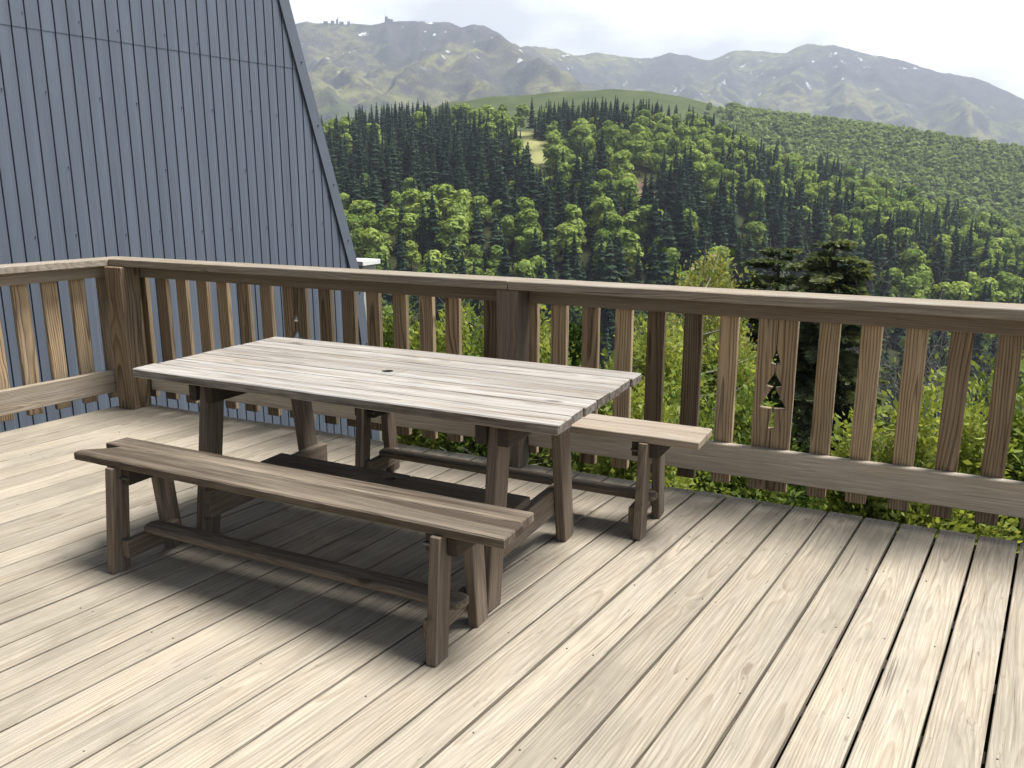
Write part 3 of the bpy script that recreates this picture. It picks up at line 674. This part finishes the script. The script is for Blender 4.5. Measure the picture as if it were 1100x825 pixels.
# tiny summit buildings
def summit(name, label, u, v, r, boxes):
    p = rp(u, v, r); Tn = thing(name, label, 'building', (p[0], p[1], p[2]-14)); a = az_el(u, v)[0]; ex = np.array([math.cos(a), -math.sin(a), 0]); ey = np.array([math.sin(a), math.cos(a), 0])
    mb = MB()
    for dx, dy, w, d, h in boxes: mb.plank(np.array(p)+ex*dx+ey*dy-EZ*14, EZ, ey, ex, 14+h, d, w, ch=0.3)
    mb.build('walls', stone, Tn); return Tn
stone = plain('summit_stone', (0.13, 0.14, 0.17), 0.9, 0, 0.15, 0.1)
summit('observatory_building', 'tiny dark tower building on the high bare ridge, its flat annexe beside it', 416, 22.5, 4190, [(-4, 0, 14, 12, 18), (8, 4, 28, 12, 9), (-8, 0, 1.8, 1.8, 28), (22, 0, 8, 8, 7)])
summit('ridge_building', 'cluster of tiny pale masts and huts left on the bare ridge', 362, 25, 4180, [(-50, 0, 20, 12, 6), (-20, 0, 16, 12, 10), (0, 2, 8, 8, 17), (20, 0, 20, 12, 7), (52, 0, 12, 10, 9), (5, 0, 2.4, 2.4, 27), (56, 0, 2.2, 2.2, 15)])

# ------------------------------------------------------------------ trees of the wooded hill
def quads(cen, u, v):
    """quads centred at cen spanned by half-vectors u and v -> verts (n*4,3)"""
    return np.stack([cen-u-v, cen+u-v, cen+u+v, cen-u+v], 1).reshape(-1, 3)
def unit(a): return a/np.maximum(np.linalg.norm(a, axis=-1, keepdims=True), 1e-9)
def conifer_proto(tiers, per, g, wid=0.17):
    """height 1: whorls of drooping branch fans round a stem; returns verts (n,3), faces and a clump tint"""
    Vs, tn = [], []
    for i in range(tiers):
        f = (i+g.uniform(0, .7))/tiers; z = 0.08+0.90*f
        R = wid*(1-f)**0.80*g.uniform(.8, 1.15)+0.008
        n = max(4, int(per*(1-0.55*f))); a0 = g.uniform(0, 6.28)
        for k in range(n):
            a = a0+6.283*k/n+g.uniform(-.25, .25); L = R*g.uniform(.55, 1.25)
            d = np.array([math.cos(a), math.sin(a), 0]); s = np.array([-math.sin(a), math.cos(a), 0])
            base = np.array([0, 0, z+0.030+0.02*(1-f)]); tip = d*L+np.array([0, 0, z-0.035*(1-f)-0.01]); mid = d*L*0.62+np.array([0, 0, z+0.006])
            w = L*g.uniform(.36, .56)
            Vs += [base, mid-s*w-[0, 0, .012], tip, mid+s*w-[0, 0, .012]]; tn.append(g.uniform(0, .55)+0.45*(g.random() < .25)*g.random())
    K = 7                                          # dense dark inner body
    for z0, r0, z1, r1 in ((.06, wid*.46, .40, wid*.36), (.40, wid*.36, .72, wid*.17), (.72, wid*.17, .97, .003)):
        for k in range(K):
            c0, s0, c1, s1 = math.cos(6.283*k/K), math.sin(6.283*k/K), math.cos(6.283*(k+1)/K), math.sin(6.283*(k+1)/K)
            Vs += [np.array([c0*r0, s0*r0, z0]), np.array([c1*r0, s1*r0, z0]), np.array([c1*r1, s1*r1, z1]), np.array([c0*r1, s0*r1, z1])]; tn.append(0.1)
    Vs = np.array(Vs); n = len(tn)
    stem = np.array([[.012, 0, -.05], [-.006, .010, -.05], [-.006, -.010, -.05], [0, 0, .98]]); 
    F = [[4*i, 4*i+1, 4*i+2, 4*i+3] for i in range(n)]; b = 4*n
    return np.vstack([Vs, stem]), F, [[b, b+1, b+3, b+3], [b+1, b+2, b+3, b+3], [b+2, b, b+3, b+3]], np.repeat(tn, 4).tolist()+[0]*4
def broad_proto(lobes, per, g, size, wid=0.30):
    """height 1: rounded uneven crown of several lobes, each a shell of leaf clumps, on a short trunk"""
    Vs, tn = [], []
    cs = [(np.array([0, 0, .50]), .24), (np.array([.02, .01, .78]), .17)]
    for i in range(lobes):
        a = g.uniform(0, 6.283); h = g.uniform(.22, .88); q = wid*0.70*g.uniform(.4, 1.0)*(1.22-h)
        cs.append((np.array([q*math.cos(a), q*math.sin(a), h]), g.uniform(.085, .15)))
    for c, r in cs:
        n = int(per*(r/.16)**2); d = unit(g.normal(size=(n, 3))); d[:, 2] = np.where(g.random(n) < .72, np.abs(d[:, 2]), d[:, 2])
        d = unit(d); p = c+d*r*g.uniform(.72, 1.08, (n, 1))*np.array([1, 1, .9])
        nn = unit(d+np.array([0, 0, .15])+g.normal(size=(n, 3))*.52); u = unit(np.cross(nn, g.normal(size=(n, 3)))); v = np.cross(nn, u)
        sz = size*g.uniform(.6, 1.3, (n, 1)); Vs.append(quads(p, u*sz, v*sz*.75)); tn += np.clip(g.normal(.5, .22)+g.normal(0, .12, n), 0, 1).tolist()
    Vs = np.vstack(Vs); n = len(tn)
    stem = np.array([[.02, 0, -.05], [-.01, .018, -.05], [-.01, -.018, -.05], [0, 0, .7]])
    F = [[4*i, 4*i+1, 4*i+2, 4*i+3] for i in range(n)]; b = 4*n
    return np.vstack([Vs, stem]), F, [[b, b+1, b+3, b+3], [b+1, b+2, b+3, b+3], [b+2, b, b+3, b+3]], np.repeat(tn, 4).tolist()+[0]*4
M_CON = leafmat('conifer_needles', (0.011, 0.022, 0.017), (0.060, 0.092, 0.056), 0.06)
M_BRO = leafmat('broadleaf_leaves', (0.105, 0.185, 0.042), (0.40, 0.50, 0.135), 0.32)
M_BEE = leafmat('beech_leaves', (0.17, 0.245, 0.085), (0.34, 0.42, 0.165), 0.3)
M_CONo = leafmat('conifer_needles_single', (0.011, 0.022, 0.017), (0.060, 0.092, 0.056), 0.06, True)
M_BROo = leafmat('broadleaf_leaves_single', (0.105, 0.185, 0.042), (0.40, 0.50, 0.135), 0.32, True)
M_BARK = plain('bark', (0.11, 0.095, 0.08), 0.9, 0, 0.25, 6)
def mesh_from(name, V, quads_, tint, mats, mi=None):
    me = bpy.data.meshes.new(name); V = np.asarray(V, 'f'); nv = len(V); Q = np.asarray(quads_, 'i'); nf = len(Q)
    me.vertices.add(nv); me.vertices.foreach_set('co', V.ravel()); me.loops.add(nf*4); me.loops.foreach_set('vertex_index', Q.ravel())
    me.polygons.add(nf); me.polygons.foreach_set('loop_start', np.arange(0, nf*4, 4, dtype='i'))
    for m_ in mats: me.materials.append(m_)
    if mi is not None: me.polygons.foreach_set('material_index', np.asarray(mi, 'i'))
    a = me.attributes.new('tint', 'FLOAT', 'POINT'); a.data.foreach_set('value', np.asarray(tint, 'f'))
    me.update(calc_edges=True); return me
def proto_mesh(name, pr, mat):
    V, F, FS, tn = pr
    me = bpy.data.meshes.new(name); me.from_pydata([tuple(v) for v in V], [], [tuple(f) for f in F]+[tuple(f[:3]) for f in FS])
    me.materials.append(mat); me.materials.append(M_BARK); me.polygons.foreach_set('material_index', [0]*len(F)+[1]*len(FS))
    a = me.attributes.new('tint', 'FLOAT', 'POINT'); a.data.foreach_set('value', np.array(tn, 'f')); me.update(); return me
g = np.random.default_rng(5)
CON_HI = [proto_mesh('conifer_tree', conifer_proto(24, 12, g, w), M_CONo) for w in (.17, .20, .22, .185, .21)]
BRO_HI = [proto_mesh('broadleaf_tree', broad_proto(n, 120, g, .030, w), M_BROo) for n, w in ((13, .27), (16, .30), (12, .23), (18, .28), (15, .31))]
CON_LO = [conifer_proto(13, 9, g, w) for w in (.17, .20, .225, .19)]
BRO_LO = [broad_proto(n, 44, g, .048, w) for n, w in ((7, .27), (9, .30), (6, .24), (8, .31))]
BEE_LO = [broad_proto(5, 16, g, .085, .36) for _ in range(4)]

BROADSPOT = [(400, 238, 70, 34, 1.1), (470, 272, 90, 26, .9), (520, 225, 60, 24, .7), (585, 285, 70, 20, .6), (650, 142, 60, 10, .9), (655, 178, 70, 34, 1.1), (700, 150, 60, 14, 1.1), (590, 160, 30, 22, .6), (555, 128, 42, 9, 1.2), (545, 118, 40, 6, 1.1),
  (830, 165, 70, 18, .9), (900, 195, 60, 18, .7), (980, 215, 80, 24, 1.0), (1070, 260, 60, 40, .9), (930, 245, 36, 18, .7), (770, 275, 50, 30, .9), (870, 235, 30, 20, .6), (420, 150, 22, 12, .7), (450, 190, 50, 12, .3), (620, 232, 26, 26, .6), (1020, 300, 60, 20, .8), (760, 150, 40, 16, .6), (1080, 220, 40, 20, .9)]
CONSPOT = [(430, 165, 90, 28, 1.0), (480, 125, 90, 14, .6), (640, 112, 90, 9, 1.3), (740, 200, 60, 40, .8), (850, 205, 50, 26, .7), (600, 210, 30, 20, .7), (820, 260, 60, 30, .8), (970, 275, 60, 26, .6), (560, 195, 40, 24, .5), (880, 160, 120, 8, .5), (610, 130, 60, 12, 1.2)]
trees = []
r = 205.0
while r < RC+18:
    step = 6.5+0.002*(r-200)
    for a in np.arange(rad(-46), rad(13), step/r):
        aa = a+rng.uniform(-.6, .6)*step/r; q = r+rng.uniform(-.9, .9)*step
        if q > RC+14: continue
        if clear_w(np.array(aa), np.array(q)) > 0.32 or max(clear_w(np.array(aa), np.array(q+j_)) for j_ in (9, 18, 28, 38, 50, 62)) > .42: continue
        if ((aa-scar_a)/0.019)**2+((q-(scar_r-20))/32)**2 < 1: continue
        trees.append((aa, q))
    r += step*0.92
TA = np.array(trees); tz = ground_z(TA[:, 0], TA[:, 1]); TP = np.stack([CAM[0]+TA[:, 1]*np.sin(TA[:, 0]), CAM[1]+TA[:, 1]*np.cos(TA[:, 0]), tz], -1)
tu, tv = pix(TP+np.array([0, 0, 14.0]))
spec = np.array([mnoise.fractal((p[0]*.03, p[1]*.03, 4.4), 1.0, 2.0, 4) for p in TP])*0.85-0.12
for u, v, ru, rv, w in BROADSPOT: spec += w*np.exp(-(((tu-u)/ru)**2+((tv-v)/rv)**2))*0.75
for u, v, ru, rv, w in CONSPOT: spec -= w*np.exp(-(((tu-u)/ru)**2+((tv-v)/rv)**2))*0.6
is_b = spec*.85+rng.normal(0, .34, len(TP)) > 0.10
keep = ~is_b | (rng.random(len(TP)) > 0.36)
TA, TP, is_b = TA[keep], TP[keep], is_b[keep]
hh = np.where(is_b, rng.uniform(8, 18, len(TP)), rng.uniform(9, 23, len(TP)))*np.where((TA[:, 1] > 520) & ~is_b, 0.92, 1.0)
rot = rng.uniform(0, 6.283, len(TP)); wid = np.where(is_b, rng.uniform(.95, 1.35, len(TP)), rng.uniform(.85, 1.2, len(TP)))
tu2, tv2 = pix(TP+np.stack([0*hh, 0*hh, hh], -1))
inview = (tu2 > 355) & (tu2 < 1105) & (tv2 < 338) & (tv2 > 80)
size = hh/TA[:, 1]
single = np.zeros(len(TP), bool)
for kind in (True, False):
    idx = np.where(inview & (is_b == kind))[0]; idx = idx[np.argsort(-size[idx])][:270]; single[idx] = True
protoc = 0
for i in np.where(single)[0]:
    b = bool(is_b[i]); me = (BRO_HI if b else CON_HI)[i % 5]
    ob = bpy.data.objects.new('broadleaf_tree' if b else 'conifer_tree', me); C.objects.link(ob)
    ob.location = TP[i]; ob.rotation_euler = (0, 0, rot[i]); ob.scale = (hh[i]*wid[i], hh[i]*wid[i], hh[i])
    if b: tag(ob, 'bright green rounded broadleaf tree on the wooded hillside', 'tree', 'broadleaf trees on the lower wooded hillside')
    else: tag(ob, 'dark green pointed conifer on the wooded hillside', 'tree', 'conifers on the lower wooded hillside')
def merge(name, ids, protos, mat, P, H, Wd, Rt, scale=1.0):
    Vs, Qs, tn, mi = [], [], [], []; off = 0
    for n_, i in enumerate(ids):
        V, F, FS, tt = protos[int(i) % len(protos)]; c_, s_ = math.cos(Rt[i]), math.sin(Rt[i]); k = H[i]*Wd[i]
        W_ = np.stack([(V[:, 0]*c_-V[:, 1]*s_)*k, (V[:, 0]*s_+V[:, 1]*c_)*k, V[:, 2]*H[i]], -1)+P[i]
        Vs.append(W_[:-4] if True else W_); Qs.append(np.array(F)+off); base = rng.normal(.45, .33)
        tn.append(np.clip(0.5*np.array(tt[:-4])+0.55*base, 0, 1)); off += len(V)-4
    me = mesh_from(name, np.vstack(Vs), np.vstack(Qs), np.concatenate(tn), [mat]); ob = bpy.data.objects.new(name, me); C.objects.link(ob); return ob
rest = np.where(~single)[0]
tag(merge('conifer_wood', [i for i in rest if not is_b[i]], CON_LO, M_CON, TP, hh, wid, rot), 'mass of dark conifers covering the wooded hillside', 'wood', kind='stuff')
tag(merge('broadleaf_wood', [i for i in rest if is_b[i]], BRO_LO, M_BRO, TP, hh, wid, rot), 'mass of light green broadleaf trees among the conifers on the hillside', 'wood', kind='stuff')
# beech wood on the farther ridge to the right
bt = []
r = 640.0
while r < R2+25:
    for a in np.arange(rad(-16), rad(13), 6.2/r):
        aa = a+rng.uniform(-.7, .7)*7.2/r; q = r+rng.uniform(-9, 9)
        if math.degrees(aa) < -12.2+rng.normal(0, .5)+2.5*sstep(np.array(q), 1000, 700)*0: continue
        bt.append((aa, q))
    r += 6.0
BA = np.array(bt); bz = ground_z(BA[:, 0], BA[:, 1]); BPs = np.stack([CAM[0]+BA[:, 1]*np.sin(BA[:, 0]), CAM[1]+BA[:, 1]*np.cos(BA[:, 0]), bz], -1); nb_t = len(BPs)
tag(merge('beech_wood', range(nb_t), BEE_LO, M_BEE, BPs, rng.uniform(6, 12, nb_t), rng.uniform(.95, 1.5, nb_t), rng.uniform(0, 6.28, nb_t)), 'pale green beech wood covering the farther ridge on the right', 'wood', kind='stuff')

# ================================================================== vegetation close below the deck
def leaf_mesh_arrays(P, D, size, g, fold=0.25, ar=0.55):
    """kite-shaped leaves folded on the midrib: 4 verts, 2 triangles stored as one bent quad each"""
    n = len(P); D = unit(D); s = unit(np.cross(D, unit(g.normal(size=(n, 3))))); nn = np.cross(D, s); sz = (size*(.35+1.15*g.random(n)**1.4))[:, None]
    a = P; c = P+D*sz; m_ = P+D*sz*.45
    return np.stack([a, m_-s*sz*ar*.5+nn*sz*fold*.3, c, m_+s*sz*ar*.5+nn*sz*fold*.3], 1).reshape(-1, 3)
def leaf_object(name, V, tint, mats, parent=None):
    n = len(V)//4
    me = mesh_from(name, V, np.arange(n*4).reshape(n, 4), np.repeat(tint, 4), mats); ob = bpy.data.objects.new(name, me); C.objects.link(ob)
    if parent is not None: ob.parent = parent; ob.matrix_parent_inverse = Matrix.Translation(-Vector(parent.location))
    return ob
L_FRESH = leafmat('fresh_leaves', (0.19, 0.255, 0.060), (0.43, 0.49, 0.155), 0.45)
L_MID = leafmat('green_leaves', (0.10, 0.165, 0.042), (0.28, 0.35, 0.105), 0.42)
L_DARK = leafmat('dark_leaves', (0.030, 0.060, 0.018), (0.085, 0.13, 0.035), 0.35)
L_PALE = leafmat('pale_leaves', (0.19, 0.22, 0.07), (0.42, 0.44, 0.20), 0.45)
L_BLOSSOM = leafmat('blossom', (0.50, 0.48, 0.36), (0.66, 0.63, 0.52), 0.3)
L_NEEDLE = leafmat('fir_needles', (0.060, 0.090, 0.055), (0.24, 0.28, 0.16), 0.35)
TWIG = plain('grey_twigs', (0.25, 0.225, 0.19), 0.85, 0, 0.25, 14)
STEM = plain('brown_stems', (0.10, 0.080, 0.060), 0.9, 0, 0.25, 14)
def gz(a, r): return float(ground_z(np.array(a), np.array(r)))
def place(u, v, r):
    a, e = az_el(u, v); return a, CAM[2]+r*math.tan(e)
def bush(label, cat, u, vtop, r, wpx, mat, leaf=0.07, n=5200, up=0.35, dens=3.4, group=None, name='bush', ragged=0.35, mat2=None, n2=0, low=None):
    """a shrub: stems from the ground fan out to leafy shoots; leaves sit in clumps along the shoots"""
    a, zt = place(u, vtop, r); zb = gz(a, r)-0.1 if low is None else low; R = wpx*r/F_PX; H = zt-zb; base = polar(a, r, zb); g = np.random.default_rng(int(u*7+r*31))
    B = thing(name, label, cat, tuple(base), group)
    st = MB(); ns = 18; tips = []; n = int(n*dens); leaf *= 1.12
    for i in range(ns):
        th = g.uniform(0, 6.28); q = R*math.sqrt(g.uniform(0, 1))*.9; top = base+np.array([q*math.cos(th), q*math.sin(th), H*g.uniform(.60, .92)*(1-.25*(q/R)**2)])
        mid = base*.5+top*.5+g.normal(size=3)*R*.12*[1, 1, .3]; st.tube([base+g.normal(size=3)*[.12, .12, 0], mid, base+(top-base)*.9], [.012, .007, .0025], 4)
        tips.append((mid, top))
    stem_o = st.build('stems', STEM, B)
    nc = int(130+70*R); cl = []
    for i in range(nc):
        th = g.uniform(0, 6.28); q = R*math.sqrt(g.uniform(0, 1)); f = g.uniform(.10, 1)**.6
        zz = H*f*(1-(ragged*.7+.15)*(q/R)**2)*(1-ragged*.35*g.random()); cl.append([q*math.cos(th), q*math.sin(th), zz])
    cl = np.array(cl); cr_ = g.uniform(.10, .24, nc)*min(1.6, max(.7, R)); k = g.integers(0, nc, n)
    off = g.normal(size=(n, 3))*cr_[k][:, None]*np.array([.75, .75, .95]); P = base+cl[k]+off
    P[:, 2] = np.minimum(P[:, 2], zt+g.normal(0, .05, n)); D = unit(off)+np.array([0, 0, up])+g.normal(size=(n, 3))*.6
    ct = g.uniform(0, 1, nc); V = leaf_mesh_arrays(P, D, np.full(n, leaf), g); leaf_object('leaves', V, np.clip(ct[k]*.5+g.uniform(0, .6, n)-.05, 0, 1), [mat], B)
    if mat2 is not None:
        k = g.integers(0, nc, n2); off = g.normal(size=(n2, 3))*cr_[k][:, None]*1.0; P = base+cl[k]+off; P[:, 2] += .05
        leaf_object('blossom', leaf_mesh_arrays(P, off+[0, 0, .5], np.full(n2, leaf*.8), g, ar=.9), g.uniform(0, 1, n2), [mat2], B)
    return B
bush('tall shrub with pale yellow-green leaves and whitish blossom, rising above the long handrail', 'shrub', 752, 256, 13.0, 64, L_PALE, 0.056, 26000, .3, mat2=L_BLOSSOM, n2=2600, ragged=.45, name='blossoming_shrub')
BUSH = [  # u, top v, distance, half width px, material, leaf, count, label
 (430, 312, 13.0, 50, L_MID, .085, 5200, 'mid green shrub behind the long railing, just right of the cladding corner'),
 (474, 306, 11.0, 50, L_FRESH, .070, 6000, 'bright yellow-green shrub behind the long railing, left of the middle post'),
 (520, 312, 10.0, 44, L_MID, .070, 5200, 'green shrub hidden mostly behind the middle railing post'),
 (572, 312, 10.5, 46, L_FRESH, .070, 5200, 'fresh green shrub behind the long railing, right of the middle post'),
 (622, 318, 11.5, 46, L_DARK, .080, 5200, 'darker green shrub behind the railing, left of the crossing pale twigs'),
 (655, 385, 8.5, 46, L_MID, .060, 5200, 'low green shrub beneath the crossing pale twigs'),
 (700, 314, 10.0, 48, L_FRESH, .070, 7000, 'lush bright green shrub behind the railing, below the blossoming shrub'),
 (690, 408, 7.6, 54, L_FRESH, .058, 7000, 'bright green shrub seen above the end of the far bench'),
 (735, 385, 8.6, 40, L_MID, .060, 5200, 'green shrub in front of the slim pale trunk'),
 (790, 322, 12.0, 38, L_FRESH, .080, 5200, 'yellow-green shrub left of the fir, beside the sawn-out tree'),
 (800, 405, 9.0, 42, L_MID, .065, 5200, 'green shrub below the fir, left of the sawn-out tree'),
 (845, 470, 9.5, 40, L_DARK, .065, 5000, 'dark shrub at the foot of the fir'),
 (934, 408, 7.6, 26, L_FRESH, .056, 4800, 'slender yellow-green bush right of the fir'),
 (1000, 392, 7.4, 36, L_FRESH, .056, 6800, 'bright yellow-green upright bush in front of the bare grey thicket'),
 (1048, 418, 7.8, 30, L_FRESH, .056, 4600, 'yellow-green bush at the right, between the two broadest-grained balusters'),
 (1102, 375, 8.6, 52, L_MID, .064, 6000, 'green bush at the right edge behind the railing'),
 (1160, 380, 9.5, 60, L_MID, .070, 5000, 'green bush farther right beyond the railing'),
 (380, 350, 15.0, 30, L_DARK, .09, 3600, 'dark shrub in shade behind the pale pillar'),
]
for u, v, r, w, mt_, lf, n, lb in BUSH: bush(lb, 'shrub', u, v, r, w, mt_, lf, n, group='shrubs below the deck')
# bare grey thicket and the crossing pale twigs
def thicket(label, u, vtop, r, wpx, n, name, spread=1.0, th=.007, mat=TWIG):
    a, zt = place(u, vtop, r); zb = gz(a, r)-.1; base = polar(a, r, zb); R = wpx*r/F_PX; H = zt-zb; g = np.random.default_rng(int(u+r))
    B = thing(name, label, 'thicket', tuple(base)); mb = MB()
    def grow(p, d, L, rad_, dep):
        pts = [p]; dd = d
        for i in range(4):
            dd = unit(dd+g.normal(size=3)*.16*spread); p = p+dd*L/4; pts.append(p)
        mb.tube(pts, [rad_*(1-.15*i) for i in range(5)], 4, cap=False)
        if dep > 0:
            for k in range(g.integers(3, 5)):
                q = pts[g.integers(1, 5)]; grow(q, unit(dd+g.normal(size=3)*.55*spread), L*g.uniform(.45, .72), rad_*.55, dep-1)
    for i in range(n):
        t_ = g.uniform(0, 6.28); q = R*math.sqrt(g.random()); grow(base+np.array([q*math.cos(t_), q*math.sin(t_), 0]), unit(np.array([g.normal()*.22, g.normal()*.22, 1])), H*g.uniform(.55, .8), th, 3)
    mb.build('twigs', mat, B); return B
thicket('bare grey-brown thicket of twigs right of the fir', 1008, 350, 19.0, 40, 26, 'bare_thicket', .62, .010)
thicket('tangle of crossing pale bare twigs behind the railing, right of the middle post', 657, 352, 9.6, 12, 7, 'bare_twigs', 1.1, .009, plain('pale_twigs', (0.42, 0.40, 0.36), 0.8, 0, .2, 14))
# slim pale trunk
a, zt = place(753, 318, 11.0); zb = gz(a, 11.0)-.1; b0 = polar(a, 11.0, zb)
ST = thing('young_tree', 'slim pale-barked trunk with a few leaves, behind the railing below the blossoming shrub', 'tree', tuple(b0)); mb = MB(); gg = np.random.default_rng(3)
tp = [b0+np.array([.02*gg.normal(), .02*gg.normal(), (zt-zb)*f]) for f in np.linspace(0, 1, 9)]; mb.tube(tp, list(np.linspace(.060, .030, 9)), 9)
for i in range(14):
    p = tp[gg.integers(3, 9)]; d = unit(np.array([gg.normal(), gg.normal(), .5])); mb.tube([p, p+d*.35, p+d*.7+[0, 0, .1]], [.012, .008, .003], 5)
mb.build('trunk', plain('pale_bark', (0.20, 0.20, 0.175), .9, 0, .4, 16), ST)
n = 900; k = gg.integers(3, 9, n); P = np.array(tp)[k]+gg.normal(size=(n, 3))*[.4, .4, .3]
leaf_object('leaves', leaf_mesh_arrays(P, gg.normal(size=(n, 3))+[0, 0, .3], np.full(n, .07), gg), gg.uniform(0, 1, n), [L_MID], ST)
# pale dead stick above the rail
a, zt = place(786, 288, 12.0); p1 = polar(a, 12.0, zt); a, zb = place(771, 330, 12.0); p0 = polar(a, 12.0, gz(a, 12.0)-.1)
ps = thing('dead_stick', 'thin pale dead branch sticking up right of the blossoming shrub', 'branch', tuple(p0)); mb = MB(); mb.tube([p0, p0*.4+p1*.6+[.03, 0, 0], p1], [.022, .014, .005], 6); mb.build('stem', TWIG, ps)

def fir(label, u, vtop, r, name, prof, g, droop=.10, step=.24, dens=1.0, topw=.0, H=None):
    """layered fir: whorls of flat sprays of needle twigs on a trunk; prof = radius against depth below the top"""
    a, zt = place(u, vtop, r); zb = gz(a, r)-.2; base = polar(a, r, zb); B = thing(name, label, 'fir', tuple(base))
    tr = MB(); tr.tube([base, base*.5+np.array([base[0], base[1], zt])*.5, [base[0], base[1], zt-.05]], [.16, .10, .02], 8)
    Ps, Ds, tn = [], [], []; z = zt-.06
    while z > zb+.4:
        dep = zt-z; R = float(np.interp(dep, [q[0] for q in prof], [q[1] for q in prof])); nbr = int(6+3*min(R, 1.2)); a0 = g.uniform(0, 6.28)
        for k in range(nbr):
            th = a0+6.283*k/nbr+g.normal()*.2; L = R*g.uniform(.55, 1.2); d = np.array([math.cos(th), math.sin(th), 0]); s = np.array([-d[1], d[0], 0]); root = np.array([base[0], base[1], z+g.normal()*.05])
            rise = g.uniform(-.05, .20); pth = lambda f: root+d*L*f+np.array([0, 0, L*(rise*f-droop*2.2*f*f)])
            tr.tube([pth(0), pth(.5), pth(1)], [.018, .012, .004], 4, cap=False); ct = g.uniform(0, .7)
            m_ = int(max(12, 48*L*dens))
            for f in np.linspace(.12, 1.0, m_):
                for sg in (-1, 1):
                    w = L*.42*(1.05-f)*g.uniform(.5, 1.1)+.05
                    for h in np.linspace(.12, 1, 5):
                        Ps.append(pth(f)+s*sg*w*h*.9+d*w*h*.55+np.array([0, 0, -.04*h*w+g.normal()*.010])); Ds.append(s*sg*.8+d*.8+g.normal(size=3)*.25); tn.append(min(1, ct+.30*f*g.random()))
        z -= step*g.uniform(.8, 1.25)
    tr.build('trunk', STEM, B)
    P = np.array(Ps); V = leaf_mesh_arrays(P, np.array(Ds), np.full(len(P), .13), g, .2, .46); leaf_object('needles', V, np.array(tn), [L_NEEDLE], B); return B
fir('dark flat-layered fir standing just behind the long handrail', 897, 262, 17.0, 'fir_tree', [(0, .14), (.22, .52), (.7, .78), (1.6, .95), (6, 1.3)], np.random.default_rng(21), .08, .20)
fir('smaller ragged fir half merged with the dark fir, on its left', 838, 268, 18.5, 'fir_tree', [(0, .15), (.2, .55), (.45, .66), (.9, .9), (1.6, 1.1), (6, 1.5)], np.random.default_rng(25), .03, .30, .9)

# ground cover on the slope below the deck
g = np.random.default_rng(77); n = 60000
aa = g.uniform(rad(-62), rad(22), n); r_ = 4.3+g.random(n)**1.3*22; hz = ground_z(aa, r_)
lump = np.array([mnoise.noise((a*14, q*.7, 2.0)) for a, q in zip(aa, r_)])
P = np.stack([CAM[0]+r_*np.sin(aa), CAM[1]+r_*np.cos(aa), hz+np.clip(.35+lump*.7, .05, 1.2)*g.random(n)], -1)
P = P[(P[:, 1] > 1.3)]; n = len(P); lump = g.uniform(0, 1, n)
V = leaf_mesh_arrays(P, g.normal(size=(n, 3))*.8+[0, 0, .6], np.full(n, .075), g)
uc = leaf_object('undergrowth', V, np.clip(lump, 0, 1), [L_MID]); tag(uc, 'low green leafy undergrowth on the slope below the deck', 'undergrowth', kind='stuff')

# ------------------------------------------------------------------ air
mb = MB(); x0, x1, y0, y1, z0, z1 = -6050, 6050, -6050, 6050, -260, 1150
v = [mb.vert(p, (0, 0, 0)) for p in ((x0, y0, z0), (x1, y0, z0), (x1, y1, z0), (x0, y1, z0), (x0, y0, z1), (x1, y0, z1), (x1, y1, z1), (x0, y1, z1))]
for f in ((0, 3, 2, 1), (4, 5, 6, 7), (0, 1, 5, 4), (1, 2, 6, 5), (2, 3, 7, 6), (3, 0, 4, 7)): mb.face([v[i] for i in f])
m, t, o = newmat('haze_air'); pv = N(t, 'ShaderNodeVolumePrincipled'); pv.inputs['Color'].default_value = (0.74, 0.84, 1.0, 1); pv.inputs['Density'].default_value = 0.00020; pv.inputs['Anisotropy'].default_value = 0.3
t.links.new(pv.outputs[0], o.inputs['Volume'])
hz_ = mb.build('haze', m); tag(hz_, kind='stuff')
